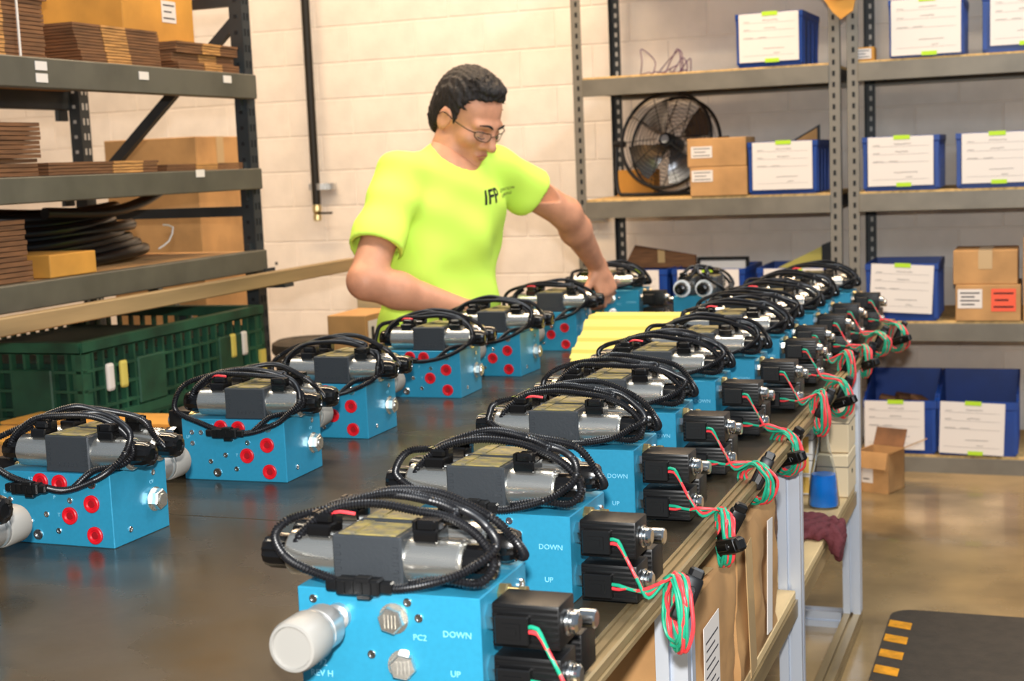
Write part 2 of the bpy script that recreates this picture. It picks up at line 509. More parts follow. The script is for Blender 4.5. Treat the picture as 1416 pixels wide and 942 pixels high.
def blue_bin(label, x0, z, w=.262, d=.36, h=.205, pw=.232, ph=.185, dx=0., dip=0., y=5.60, seed=1, tape_low=True, tilt=0., rz=0., ptop=True):
    key = (w, d, h, dip)
    if key not in BINS: BINS[key] = bin_mesh(w, d, h, dip)
    t = thing('storage_bin', label, 'bin', (x0+w/2, y+d/2, z), rz, 'blue bins on the steel shelving')
    ob('tub', BINS[key], t)
    pz = (h-dip)*.99-ph/2
    p = ob('paper_label', MB().box((0, 0, 0), (pw, .001, ph)).mesh('paper_label', 'paper'), t, (dx, -d/2-.004, pz), (0, tilt, 0))
    ob('handwriting', scribble(pw, ph, seed), p, (0, -.0008, 0))
    g = ob('green_tape', MB().box((0, 0, 0), (.06, .0012, .016)).mesh('green_tape', 'green_tape'), t, (dx+.005, -d/2-.0055, pz+ph/2-.003), (0, tilt, 0))
    if tape_low: ob('green_tape', MB().box((0, 0, 0), (.055, .0012, .015)).mesh('green_tape', 'green_tape'), t, (dx+.012, -d/2-.0055, pz-ph/2+.004), (0, tilt*.5, 0))
    return t
blue_bin('blue bin with paper label alone on the top shelf above the fan', -1.14, SZ[0]+.001, w=.262, seed=1, dx=.0, rz=-.03)
blue_bin('blue bin with large paper label on the top shelf beside the small white box', -.566, SZ[0]+.001, w=.272, seed=2, h=.215, pw=.25, ph=.205)
blue_bin('blue bin cut by the right picture edge on the top shelf', -.232, SZ[0]+.001, w=.272, seed=3, h=.21, dx=.01)
blue_bin('blue bin beside the two stacked brown cartons near the fan', -1.107, SZ[1]+.001, w=.272, seed=4, tape_low=False)
blue_bin('blue bin with label on the second shelf, just right of the double posts', -.667, SZ[1]+.001, w=.285, seed=5, pw=.24)
blue_bin('blue bin cut by the right picture edge on the second shelf', -.325, SZ[1]+.001, w=.285, seed=6, pw=.24)
blue_bin('blue bin with tilted crumpled label left of the carton with a red sticker', -.66, SZ[2]+.001, w=.272, seed=7, h=.22, tilt=.05, tape_low=False)
blue_bin('blue bin with label behind the man\'s working hand', -1.673, SZ[2]+.001, w=.23, seed=8, h=.21, tape_low=False, pw=.19, dx=-.015)
blue_bin('blue bin with label directly behind the manifold with two white rings', -1.425, SZ[2]+.001, w=.30, seed=9, h=.21, tape_low=False, pw=.25)
blue_bin('blue bin holding a yellow item, behind the far manifolds', -1.08, SZ[2]+.001, w=.29, seed=10, h=.21, tape_low=False)
blue_bin('open blue bin with brown packets on the bottom shelf above the open carton', -.672, SZ[3]+.001, w=.275, seed=11, h=.285, dip=.075, tape_low=False, ph=.19, pw=.225, dx=-.02)
blue_bin('open empty-looking blue bin at the right end of the bottom shelf', -.395, SZ[3]+.001, w=.295, seed=12, h=.285, dip=.075, ph=.2, pw=.235, dx=-.02, tilt=.03)

# ---- cartons
def carton(label, lo, hi, m='cardboard', tape=True, name='carton', flap=None, rz=0., group=None, tape_axis='y'):
    lo = V(lo); hi = V(hi); c = (lo+hi)/2
    t = thing(name, label, 'box', (c.x, c.y, lo.z), rz, group)
    d = hi-lo
    ob('box_body', MB().box((0, 0, d.z/2), d, .003, seg=2).mesh('box_body', m), t)
    if tape:
        if tape_axis == 'y':
            ob('tape_strip', MB().box((0, 0, d.z+.0004), (.05, d.y+.002, .001)).mesh('tape_strip', 'packing_tape'), t)
            for s in (-1, 1): ob('tape_strip', MB().box((0, s*(d.y/2+.0006), d.z-.035), (.05, .001, .07)).mesh('tape_strip', 'packing_tape'), t)
        else:
            ob('tape_strip', MB().box((0, 0, d.z+.0004), (d.x+.002, .05, .001)).mesh('tape_strip', 'packing_tape'), t)
            for s in (-1, 1): ob('tape_strip', MB().box((s*(d.x/2+.0006), 0, d.z-.05), (.001, .05, .1)).mesh('tape_strip', 'packing_tape'), t)
    return t, d
def sticker(t, c, d, m='paper', lines=3, ink='ink', name='sticker', face='-y', thin=.07):
    s = ob(name, MB().box((0, 0, 0), (d[0], .001, d[1])).mesh(name, m), t, c)
    k = MB()
    for i in range(lines):
        z = d[1]*(.3-.6*i/max(1, lines-1))
        k.box((-d[0]*.08*(i % 2), -.0008, z), (d[0]*(.8-.25*(i % 2)), .0004, d[1]*thin))
    ob('print', k.mesh('print', ink), s)
    if face == '+x': s.rotation_euler = (0, 0, PI/2)
    return s
t, d = carton('upper brown carton of the pair stacked before the fan', (-1.348, 5.60, 1.205), (-1.112, 5.79, 1.318), tape=False)
sticker(t, (-.06, -d.y/2-.001, d.z*.52), (.085, .045))
t, d = carton('lower brown carton of the pair stacked before the fan', (-1.339, 5.60, 1.089), (-1.110, 5.79, 1.204), tape=False)
sticker(t, (-.065, -d.y/2-.001, d.z*.7), (.085, .045))
t, d = carton('small white-labelled box beside the double posts on the top shelf', (-.70, 5.62, 1.584), (-.62, 5.7, 1.634), 'cardboard_amber', tape=False)
sticker(t, (-.004, -d.y/2-.001, d.z*.5), (.066, .038))
t, d = carton('upper taped brown carton stacked on the carton with a red sticker', (-.335, 5.61, .727), (-.105, 5.86, .855), 'cardboard')
t, d = carton('brown carton with red and white stickers on the third shelf', (-.326, 5.60, .589), (-.093, 5.86, .726), tape=False)
sticker(t, (-.065, -d.y/2-.001, d.z*.62), (.088, .072), lines=4)
sticker(t, (.055, -d.y/2-.001, d.z*.58), (.088, .085), 'sticker_red', 3, 'ink_black')
t, d = carton('brown carton cut by the right picture edge on the third shelf', (-.085, 5.60, .589), (.15, 5.86, .90), tape=False)
t, d = carton('brown carton lying behind the fan stand', (-1.765, 6.02, 1.089), (-1.60, 6.13, 1.20), 'cardboard_amber', tape=False)
# open carton on the floor by the bench
t = thing('open_carton', 'small open carton with raised flaps on the floor beyond the bench', 'box', (-.575, 5.29, 0), -.35)
m = MB()
for s in (-1, 1): m.box((s*.062, 0, .075), (.004, .13, .15)); m.box((0, s*.064, .075), (.128, .004, .15))
m.box((0, 0, .002), (.128, .13, .004)); ob('box_body', m.mesh('box_body', 'cardboard'), t)
ob('flap', MB().box((.05, 0, 0), (.1, .125, .004)).mesh('flap', 'cardboard'), t, (.064, 0, .15), (0, -.45, 0))
ob('flap', MB().box((0, .035, 0), (.12, .07, .004)).mesh('flap', 'cardboard_dark'), t, (0, .066, .15), (1.1, 0, 0))
ob('flap', MB().box((0, -.03, 0), (.12, .06, .004)).mesh('flap', 'cardboard'), t, (-.0, -.066, .15), (1.35, 0, 0))
sticker(t, (-.02, -.0665, .07), (.045, .07), lines=2)

# ---- things lying in and on bins
t = tag(ob('leaning_frame', MB().mesh('x')), 'dark thin frame leaning up behind the bin near the brown cartons', 'frame') if False else None
o = tag(ob('picture_frame', MB().slab([(0, 0, 0), (.155, 0, .085), (.155, 0, -.05), (0, 0, -.05)], (0, 1, 0), .012).mesh('picture_frame', 'black_plastic'), None, (-1.01, 5.80, 1.27)), 'dark wedge-shaped panel sticking up out of the bin near the fan', 'panel')
ob('face_panel', MB().slab([(.03, 0, .008), (.145, 0, .072), (.145, 0, -.03), (.03, 0, -.03)], (0, -1, 0), .002).mesh('face_panel', 'cardboard'), o)
o = tag(ob('folded_carton', MB().slab([(0, 0, 0), (.26, 0, -.045), (.26, 0, -.09), (-.05, 0, -.09)], (0, 1, .2), .02).mesh('folded_carton', 'cardboard_dark'), None, (-1.62, 5.75, .885)), 'dark brown carton flap rising from the bin behind the hand', 'box')
ob('tape_strip', MB().slab([(.1, 0, -.016), (.13, 0, -.021), (.13, 0, -.07), (.1, 0, -.07)], (0, -1, 0), .001).mesh('tape_strip', 'packing_tape'), o)
t = thing('document_tray', 'black-framed tray holding white paper, above the bin with two-ring manifold', 'tray', (-1.245, 5.75, .79))
m = MB().box((0, 0, .04), (.21, .02, .012)); m.box((-.1, 0, 0), (.012, .02, .08)); m.box((.1, 0, 0), (.012, .02, .08)); m.box((0, 0, -.03), (.21, .02, .012)); ob('frame', m.mesh('frame', 'black_plastic'), t)
ob('paper_sheet', MB().box((0, 0, 0), (.19, .008, .064)).mesh('paper_sheet', 'paper'), t)
t = thing('yellow_case', 'yellow and black wedge-shaped plastic case standing in the far bin', 'case', (-.93, 5.78, .72))
ob('case_body', MB().slab([(-.13, 0, .05), (.08, 0, .15), (.08, 0, 0), (-.13, 0, 0)], (0, 1, 0), .05).mesh('case_body', 'yellow'), t)
ob('case_end', MB().slab([(.08, -.004, .155), (.12, -.004, .17), (.12, -.004, 0), (.08, -.004, 0)], (0, 1, 0), .058).mesh('case_end', 'black_plastic'), t)
r = random.Random(3)
for i in range(3):
    tag(ob('brown_packet', MB().box((0, 0, 0), (.07, .05, .03), .008, seg=2).mesh('brown_packet', 'cardboard_dark'), None, (-.60+.06*i, 5.82+.05*(i % 2), .245), (.2*i, .2, .5*i)), ['left', 'middle', 'right'][i]+' crumpled brown packet of the three in the open bottom-shelf bin', 'packet', 'packets in the open bin')
# purple wire tangle
t = thing('wire_tangle', 'loose tangle of thin purple wire on the top shelf', 'wire', (-1.48, 5.82, 1.585))
r = random.Random(5)
for i in range(11):
    cx = r.uniform(-.09, .09); w = r.uniform(.02, .05); h = r.uniform(.015, .125) if i < 6 else r.uniform(.004, .02); yy = r.uniform(-.05, .05); tw = r.uniform(-.05, .05)
    pts = [(cx-w*1.8, yy, .004), (cx-w, yy+tw, h*.5), (cx+tw, yy, h), (cx+w, yy-tw, h*.55), (cx+w*.7, yy, .004), (cx-w*.4, yy+.03, .005)]
    ob('wire_strand', MB().tube(catmull(pts, .008), .0022, 5).mesh('wire_strand', 'purple_wire', 60), t)
# hanging roll at the top between the racks
t = thing('hanging_tape_roll', 'brown card with a round clear roll hanging at the top of the double posts', 'tape roll', (-.73, 5.53, 1.765))
ob('card_backing', MB().slab([(-.08, 0, .12), (.07, 0, .12), (.045, 0, -.0), (.0, 0, -.03), (-.03, 0, .0), (-.09, 0, .09)], (0, -1, 0), .012).mesh('card_backing', 'cardboard_amber'), t)
ob('roll', MB().lathe([(.045, 0), (.056, .002), (.056, .024), (.045, .026), (.04, .026), (.04, 0)], (0, -.014, .11), (0, -1, 0), 28, cap=False).mesh('roll', 'knob_alu', 40), t)

# ---- drum fan
fan = thing('drum_fan', 'black drum fan with grey metal blades standing on the second shelf', 'fan', (-1.495, 5.92, SZ[1]+.001))
FC = V((0, 0, .222)); tilt = Matrix.Rotation(math.radians(-14), 3, 'X') @ Matrix.Rotation(math.radians(-10), 3, 'Z')
def FP(x, y, z): return FC + tilt @ V((x, y, z))
def ring(R, y, n=48): return [FP(R*math.cos(2*PI*i/n), y, R*math.sin(2*PI*i/n)) for i in range(n)]
ob('outer_ring', MB().tube(ring(.205, -.05), .007, 8, closed=True).tube(ring(.205, .05), .006, 8, closed=True).mesh('outer_ring', 'fan_black', 60), fan)
for nm, yy, sg in (('front_grille', -.055, -1), ('rear_grille', .055, 1)):
    m = MB()
    for k in range(1, 11): m.tube(ring(.03+.0165*k, yy+sg*.02*(1-(k/10.5)**2), 40), .0011, 4, closed=True)
    for k in range(10):
        a = 2*PI*k/10
        m.tube([FP(q*math.cos(a), yy+sg*.02*(1-(q/.205)**2), q*math.sin(a)) for q in (.03, .08, .14, .205)], .002, 5)
    ob(nm, m.mesh(nm, 'fan_black', 60), fan)
m = MB(); m.lathe([(.0, -.06), (.03, -.055), (.034, -.02), (.034, .07), (.02, .09)], FP(0, 0, 0), tilt @ V((0, 1, 0)), 18); ob('motor_hub', m.mesh('motor_hub', 'fan_black', 40), fan)
ob('hub_badge', MB().lathe([(.018, 0), (.018, .003)], FP(0, -.062, 0), tilt @ V((0, -1, 0)), 18).mesh('hub_badge', 'knob_alu'), fan)
for k in range(4):
    a0 = math.radians(118+90*k); rows = []
    for q in np.linspace(.03, .185, 8):
        wdt = .55*math.sin(min(1, (q-.0)/.17)*PI*.62)+.12
        row = []
        for j in range(7):
            s = j/6-.5
            a = a0+s*wdt*1.35; row.append(FP(q*math.cos(a), s*.055+.006*math.cos(s*3), q*math.sin(a)))
        rows.append(row)
    m = MB()
    top = [[m.bm.verts.new(p) for p in r_] for r_ in rows]; bot = [[m.bm.verts.new(p+tilt @ V((0, .002, 0))) for p in r_] for r_ in rows]
    for G in (top, bot):
        for i in range(7):
            for j in range(6): m.bm.faces.new((G[i][j], G[i][j+1], G[i+1][j+1], G[i+1][j]))
    ob('blade', m.mesh('blade', 'fan_blade', 50), fan)
pts = [(-.235, 0, .225), (-.24, -.01, .1), (-.225, -.03, .02), (-.18, -.05, .009), (0, -.05, .008), (.18, -.05, .009), (.225, -.03, .02), (.24, -.01, .1), (.235, 0, .225)]
ob('stand', MB().tube(catmull(pts, .02), .008, 8).mesh('stand', 'fan_black', 60), fan)
for s in (-1, 1): ob('pivot_knob', MB().cyl((s*.2, 0, .222), (s*.25, 0, .225), .014).mesh('pivot_knob', 'fan_black'), fan)

# ---- wall pipe and small fittings
t = thing('wall_pipe', 'dark vertical air pipe with bracket and brass valve on the white wall', 'pipe', (-3.325, 6.16, 1.06))
ob('pipe_run', MB().cyl((0, 0, .03), (0, 0, 2.3), .021).mesh('pipe_run', 'pipe', 40), t)
m = MB().box((.01, .055, .115), (.13, .035, .03)).box((0, .02, .115), (.06, .07, .03)); ob('pipe_bracket', m.mesh('pipe_bracket', 'knob_alu'), t)
ob('ball_valve', MB().lathe([(.014, -.05), (.02, -.045), (.02, -.02), (.016, -.018), (.022, 0), (.022, .02), (.016, .04)], (0, 0, 0), (0, 0, 1), 12).mesh('ball_valve', 'brass'), t)
ob('valve_lever', MB().box((.05, -.012, -.012), (.075, .012, .01)).mesh('valve_lever', 'pipe'), t)
o = tag(ob('outlet_box', MB().box((0, 0, 0), (.1, .05, .05), .008, seg=2).mesh('outlet_box', 'knob_alu')), 'small grey metal outlet box on the wall below the fan shelf', 'outlet'); o.location = (-1.93, 6.222, .99)

# ================================================================== LEFT RACK
XF, XB, YE, YN = -2.41, -3.05, 4.0, 1.45
rack = thing('pallet_rack', 'grey steel storage rack on the left loaded with flattened cartons and hose', 'rack', (XF, YE, 0))
def rk(name, mb, m, par=None, smooth=None):
    o = ob(name, mb.mesh(name, m, smooth), par or rack)
    o.location = (-XF, -YE, 0) if par is None else (0, 0, 0)
    return o
for y in (YE, YN):
    for x, mt in ((XF, 'rack_dark'), (XB, 'rack_dark')):
        m = MB().span((x-.022, y-.0015, 0), (x+.022, y+.0015, 2.3)); m.span((x+.019, y, 0), (x+.022, y+.05, 2.3)); m.span((x-.022, y, 0), (x-.019, y+.05, 2.3))
        p = rk('post', m, mt)
        k = MB(); z = .05
        while z < 2.28: k.box((x, y-.002, z), (.011, .003, .011)); k.box((x+.0225, y+.016, z), (.002, .008, .022)); k.box((x+.0225, y+.036, z), (.002, .008, .022)); z += .05
        tag(rk('slot_row', k, 'slot_light' if x == XB else 'slot_dark', p), kind='stuff')
    def strut(a, b):
        a = V(a); b = V(b); rk('diagonal_brace' if abs(a.z-b.z) > .1 else 'frame_strut', MB().prism([(-.016, -.012), (.016, -.012), (.016, .012), (-.016, .012)], a, b, up=(0, 1, 0)), 'rack_dark')
    strut((XF, y+.02, 1.75), (XB, y+.02, 1.195)); strut((XF, y+.02, 1.135), (XB, y+.02, 1.135)); strut((XF, y+.02, 1.8), (XB, y+.02, 1.8)); strut((XF, y+.02, .55), (XB, y+.02, 1.1)); strut((XF, y+.02, .3), (XB, y+.02, .3))
for z0, z1 in ((1.49, 1.566), (1.205, 1.271), (.943, 1.01)):
    for x, sg in ((XF+.03, 1), (XB-.03, -1)):
        m = MB().span((x-.02, YN-.02, z0), (x+.02, YE+.02, z1), .003)
        rk('load_beam', m, 'rack_beam' if sg > 0 else 'rack_dark')
        rk('beam_bracket', MB().span((x-.035, YE-.02, z0-.035), (x-.02, YE+.03, z1+.02)), 'rack_dark')
    n = 9
    for i in range(n):   # deck planks
        y0 = YN+.03+i*(YE-YN-.06)/n
        rk('deck_board', MB().span((XB-.01, y0+.004, z1-.016), (XF+.008, y0+(YE-YN-.06)/n-.004, z1-.001)), 'cardboard')
for y, z in ((2.975, 1.515+.03), (2.975, 1.515), (3.41, 1.538), (3.845, 1.545), (3.66, 1.262)):
    s = rk('shelf_label', MB().box((XF+.0512, y, z), (.0015, .045, .022)), 'paper')
# flattened carton bundles (each layer a real sheet)
def bundle(label, y0, y1, z, h, x=XF+.01, dx=.42, ns=12, jitter=.012, mid=None, strap=False, slant=0.):
    t = thing('flat_carton_bundle', label, 'cardboard bundle', (x-dx/2, (y0+y1)/2, z), 0, 'flattened cartons on the left rack')
    r = random.Random(int(y0*100)+int(z*100)); A = MB(); B = MB(); th = h/ns
    L = y1-y0; g = 0
    for i in range(ns):
        if i % max(3, ns//3) == 0: g = r.uniform(-jitter, jitter)*1.6
        j = r.uniform(-.3, .3)*jitter+g + slant*(ns-1-i)/ns
        A.box((g*.5, j/2, th*(i+.5)), (dx, L+abs(j)*.2-abs(j), th*.82))
        if mid: B.box((g*.5+.0025, j/2+(mid-.5)*L, th*(i+.5)), (dx, L*.28, th*.8))
    ob('outer_sheets', A.mesh('outer_sheets', 'cardboard_dark'), t)
    if mid: ob('inner_sheets', B.mesh('inner_sheets', 'cardboard_edge'), t)
    if strap: ob('strap', MB().box((dx/2+.006, L*.26, h*.5), (.003, .006, h+.01)).box((0, L*.26, h+.006), (dx+.01, .006, .003)).mesh('strap', 'paper'), t)
    return t
bundle('tall strapped bundle of flattened cartons at the left picture edge, top shelf', 2.55, 3.07, 1.567, .23, ns=22, mid=.55, strap=True)
bundle('medium bundle of flattened cartons in the middle of the top shelf', 3.17, 3.56, 1.567, .105, ns=13, mid=.45, slant=.05)
bundle('low bundle of flattened cartons beneath the amber carton', 3.62, 3.97, 1.567, .085, ns=10, mid=.55)
bundle('slanting pile of flattened cartons at the left edge of the middle shelf', 2.45, 2.99, 1.272, .135, ns=12, slant=.05)
bundle('thin flattened cartons lying along the middle shelf', 3.03, 3.52, 1.272, .034, ns=4, mid=.7)
bundle('last few flat cartons near the post on the middle shelf', 3.55, 3.97, 1.272, .02, ns=3, mid=.5)
bundle('pile of flattened cartons at the left edge of the lower shelf', 2.4, 2.93, 1.011, .155, ns=12)
t, d = carton('amber carton with white label on top of the low bundle', (-2.9, 3.56, 1.655), (-2.52, 3.93, 1.96), 'cardboard_amber', tape=False)
s = sticker(t, (d.x/2+.001, .05, .1), (.075, .065), lines=3, face='+x')
t, d = carton('small brown carton at the front of the lower shelf before the hoses', (-2.62, 2.98, 1.011), (-2.385, 3.17, 1.07), 'cardboard_amber', tape=False)
# hose heap: separate coils
hs = thing('hose_coil', 'glossy black coiled hoses heaped on the lower shelf of the left rack', 'hose', (-2.76, 3.42, 1.012))
r = random.Random(11)
for i in range(8):
    zz = .019+.019*i; a = .40-.018*i+r.uniform(-.02, .02); b = .21-.006*i; ph = r.uniform(-.3, .3); ox = r.uniform(-.012, .012); oy = r.uniform(-.06, .04)
    pts = [(ox+b*math.cos(q), oy+a*math.sin(q)*(1+.05*math.sin(3*q+ph)), zz+.010*math.sin(2*q+ph)) for q in np.linspace(0, 2*PI, 25)[:-1]]
    ob('hose_loop', MB().tube(catmull(pts, .03, True), .017, 10, closed=True).mesh('hose_loop', 'hose', 60), hs)
ob('hose_end', MB().tube(catmull([(.22, -.25, .16), (.225, 0, .15), (.21, .2, .17), (.2, .36, .215)], .03), .016, 10).mesh('hose_end', 'hose', 60), hs)
ob('cable_tie', MB().tube(catmull([(.245, .26, .1), (.252, .3, .09), (.255, .27, .05), (.25, .22, .03)], .02), .003, 5).mesh('cable_tie', 'paper'), hs)
# long rail in front of the rack
t = thing('wooden_rail', 'long tan wooden rail running in front of the left rack', 'rail', (-2.3, 2.9, .9))
ob('rail_board', MB().span((-.02, -1.7, 0), (.012, 1.6, .044), .003).mesh('rail_board', 'beam_wood'), t)
for y in (1.12, -1.4):
    ob('rail_bracket', MB().span((-.052, y-.03, -.012), (.014, y+.03, 0)).span((-.058, y-.03, -.012), (-.052, y+.03, .05)).mesh('rail_bracket', 'rack_dark'), t)
# tall cartons behind the rack, near the wall
t, d = carton('tall brown carton standing behind the left rack near the wall', (-3.385, 4.6, 0), (-2.976, 4.93, 1.40), 'cardboard', tape_axis='x')
# green crate
cr = thing('bulk_crate', 'large green plastic bulk crate with open grid sides under the left rack', 'crate', (-2.72, 3.5, 0))
x1, x0, y0, y1, H = .36, -.36, -.46, .46, .835
for x in (x0, x1):
    for y in (y0, y1): ob('corner_post', MB().span((x-.03*(x > 0), y-.04*(y > 0), .0), (x+.03*(x < 0), y+.04*(y < 0), H)).mesh('corner_post', 'crate_green'), cr)
ob('liner', MB().span((x0+.03, y0+.03, .03), (x1-.03, y1-.03, H-.06)).mesh('liner', 'crate_inner'), cr)
def grid_side(horizontal):
    m = MB(); L = .92 if horizontal else .72
    nv = int(L/.044)
    for i in range(nv+1):
        u = -L/2+L*i/nv; a = (u, 0, H/2)
        m.box((u, 0, H/2), (.008, .018, H-.02))
    for i in range(16):
        z = .03+i*.052; m.box((0, -.001, z), (L, .018, .008))
    for z in (.012, .4, .62, H-.012): m.box((0, -.002, z), (L, .024, .026))
    for u in (-L*.17, L*.28): m.box((u, -.004, .70), (.13, .02, .13), .004)
    return m.mesh('grid_panel', 'crate_green')
gx = grid_side(True); gy = grid_side(False)
ob('grid_panel', gx, cr, (x1-.006, 0, 0), (0, 0, PI/2)); ob('grid_panel', gx, cr, (x0+.006, 0, 0), (0, 0, -PI/2))
ob('grid_panel', gy, cr, (0, y0+.006, 0)); ob('grid_panel', gy, cr, (0, y1-.006, 0), (0, 0, PI))
ob('rim', MB().span((x0-.004, y0-.004, H-.03), (x1+.004, y0+.03, H)).span((x0-.004, y1-.03, H-.03), (x1+.004, y1+.004, H)).span((x0-.004, y0, H-.03), (x0+.03, y1, H)).span((x1-.03, y0, H-.03), (x1+.004, y1, H)).mesh('rim', 'crate_green'), cr)
for y, mt in ((-.35, 'paper'), (-.29, 'yellow'), (.27, 'yellow'), (.335, 'paper')):
    ob('latch_tab', MB().box((x1+.006, y, .73), (.012, .032, .075), .008, seg=2).mesh('latch_tab', mt), cr)
ob('warning_tab', MB().box((x1+.006, .44, .66), (.01, .03, .07)).mesh('warning_tab', 'yellow'), cr)
# carton in front of the crate, blue tote, barrel, printed box
t = thing('large_carton', 'large brown carton with its top flaps closed, left of the bench', 'box', (-2.2, 2.83, 0), .06)
ob('box_body', MB().span((-.26, -.17, 0), (.26, .17, .655), .003).mesh('box_body', 'cardboard'), t)
ob('flap', MB().span((-.262, -.172, .657), (.262, -.004, .664)).mesh('flap', 'cardboard_amber'), t, (0, 0, 0), (.03, 0, 0))
ob('flap', MB().span((-.262, .004, .657), (.262, .172, .664)).mesh('flap', 'cardboard_amber'), t, (0, 0, 0), (-.03, 0, 0))
t = thing('blue_tote', 'blue plastic tote at the far left edge behind the bench', 'bin', (-2.02, 2.33, 0))
ob('tub', MB().rings([[V((a*q, b*q2, z)) for a, b in ((-1, -1), (1, -1), (1, 1), (-1, 1))] for q, q2, z in ((.15, .14, 0), (.17, .16, .58), (.18, .17, .6), (.18, .17, .63), (.16, .15, .63), (.14, .13, .03))]).mesh('tub', 'bin_blue'), t)
t = thing('waste_barrel', 'black plastic barrel with ribbed lid standing behind the bench', 'barrel', (-2.44, 4.42, 0))
ob('barrel_body', MB().lathe([(.10, 0), (.115, .02), (.12, .3), (.128, .58), (.132, .6), (.128, .62)], (0, 0, 0), (0, 0, 1), 28).mesh('barrel_body', 'black_plastic', 40), t)
ob('lid', MB().lathe([(.136, .62), (.14, .63), (.138, .655), (.12, .665), (.115, .66), (.07, .67), (.065, .664), (.0, .666)], (0, 0, 0), (0, 0, 1), 28).mesh('lid', 'rubber_mat', 30), t)
t, d = carton('plain cream carton behind the man\'s bent elbow', (-2.22, 4.36, 0), (-2.0, 4.6, .84), 'cream_box', tape=False)
t, d = carton('brown carton with a white label of black bars, beside the man', (-2.2, 4.1, 0), (-2.06, 4.33, .785), 'cardboard', tape=False)
s = ob('printed_label', MB().box((0, 0, 0), (.001, .2, .2)).mesh('printed_label', 'paper'), t, (d.x/2+.001, 0, d.z-.12))
k = MB()
for i, w in enumerate((.02, .03, .012, .028)):
    for j in range(2): k.box((.0008, -.07+i*.047, .04-.115*j), (.0006, w, .08))
ob('print_bars', k.mesh('print_bars', 'ink_black'), s)

# ================================================================== THINGS UNDER AND AROUND THE BENCH
from mathutils import noise as mnoise
def crumpled(label, lo, hi, m, amp=.007, seed=0.):
    lo = V(lo); hi = V(hi); d = hi-lo; c = (lo+hi)/2
    t = thing('crumpled_carton', label, 'box', (c.x, c.y, lo.z))
    k = MB().box((0, 0, 0), d)
    bmesh.ops.subdivide_edges(k.bm, edges=k.bm.edges, cuts=14, use_grid_fill=True)
    for v in k.bm.verts:
        p = v.co.copy(); n = V((p.x/d.x, p.y/d.y, p.z/d.z))
        e = 1-min(1, max(0, (sorted((abs(n.x), abs(n.y), abs(n.z)))[1]-.36)/.14))   # edges stay, faces bulge
        q = mnoise.noise(p*9+V((seed, 0, 0)))*amp*1.3+mnoise.noise(p*28+V((seed, 3, 0)))*amp*.55
        if p.z < -d.z*.49: continue
        dirn = V((1 if n.x > .49 else 0, -1 if n.y < -.49 else 0, 1 if n.z > .49 else 0))
        v.co = p+dirn*(q+amp*.5*e)
    ob('box_body', k.mesh('box_body', m, 35), t, (0, 0, d.z/2))
    return t, d
t, d = crumpled('taped brown carton with white shipping labels on the lower shelf, nearest the viewer', (-.98, 1.872, .393), (-.468, 2.19, .628), 'cardboard')
lb = sticker(t, (d.x/2+.009, -.05, .125), (.10, .13), lines=7, face='+x', thin=.02)
lb = sticker(t, (d.x/2+.009, -.125, .075), (.04, .08), lines=5, face='+x', thin=.02)
ob('tape_strip', MB().box((0, 0, 0), (.3, .05, .0012)).mesh('tape_strip', 'packing_tape'), t, (.1, .02, d.z+.008), (0, 0, -.1))
t, d = crumpled('crumpled brown carton with torn white tape, behind the labelled carton under the bench', (-.98, 2.197, .393), (-.466, 2.555, .645), 'cardboard', .009, 7.)
ob('torn_tape', MB().box((0, 0, 0), (.0015, .05, .23), rot=Matrix.Rotation(.12, 3, 'X')).mesh('torn_tape', 'packing_tape'), t, (d.x/2+.011, -.12, .12))
ob('torn_tape', MB().box((0, 0, 0), (.0015, .045, .2), rot=Matrix.Rotation(-.10, 3, 'X')).mesh('torn_tape', 'paper'), t, (d.x/2+.011, .05, .125))
ob('torn_tape', MB().box((0, 0, 0), (.12, .03, .0012)).mesh('torn_tape', 'paper'), t, (.17, -.08, d.z+.010), (0, 0, .5))
ob('torn_tape', MB().box((0, 0, 0), (.2, .05, .0012)).mesh('torn_tape', 'packing_tape'), t, (.12, .06, d.z+.010), (0, 0, -.15))
t, d = crumpled('dark wrinkled carton just in front of the middle leg under the bench', (-.95, 2.57, .393), (-.50, 2.735, .665), 'cardboard_dark', .007, 3.)
t, d = carton('narrow white and orange box on the lower shelf behind the middle leg', (-.69, 3.34, .393), (-.60, 3.42, .55), 'white_plastic', tape=False)
ob('orange_band', MB().box((0, 0, .075), (d.x+.002, d.y+.002, .028)).mesh('orange_band', 'orange'), t)
# erlenmeyer flask
t = thing('conical_flask', 'glass conical flask of bright blue liquid on the lower shelf', 'flask', (-.508, 3.43, .393))
ob('glass_body', MB().lathe([(.034, 0), (.038, .004), (.038, .012), (.031, .085), (.0165, .15), (.0135, .165), (.0135, .212), (.017, .218), (.0155, .22), (.012, .212), (.012, .165), (.015, .149), (.0295, .085), (.0362, .012), (.035, .004), (0, .004)], (0, 0, 0), (0, 0, 1), 28, cap=False).mesh('glass_body', 'glass', 40), t)
ob('liquid', MB().lathe([(0, .005), (.0345, .005), (.0358, .012), (.0293, .082), (0, .082)], (0, 0, 0), (0, 0, 1), 28, cap=False).mesh('liquid', 'blue_liquid', 40), t)
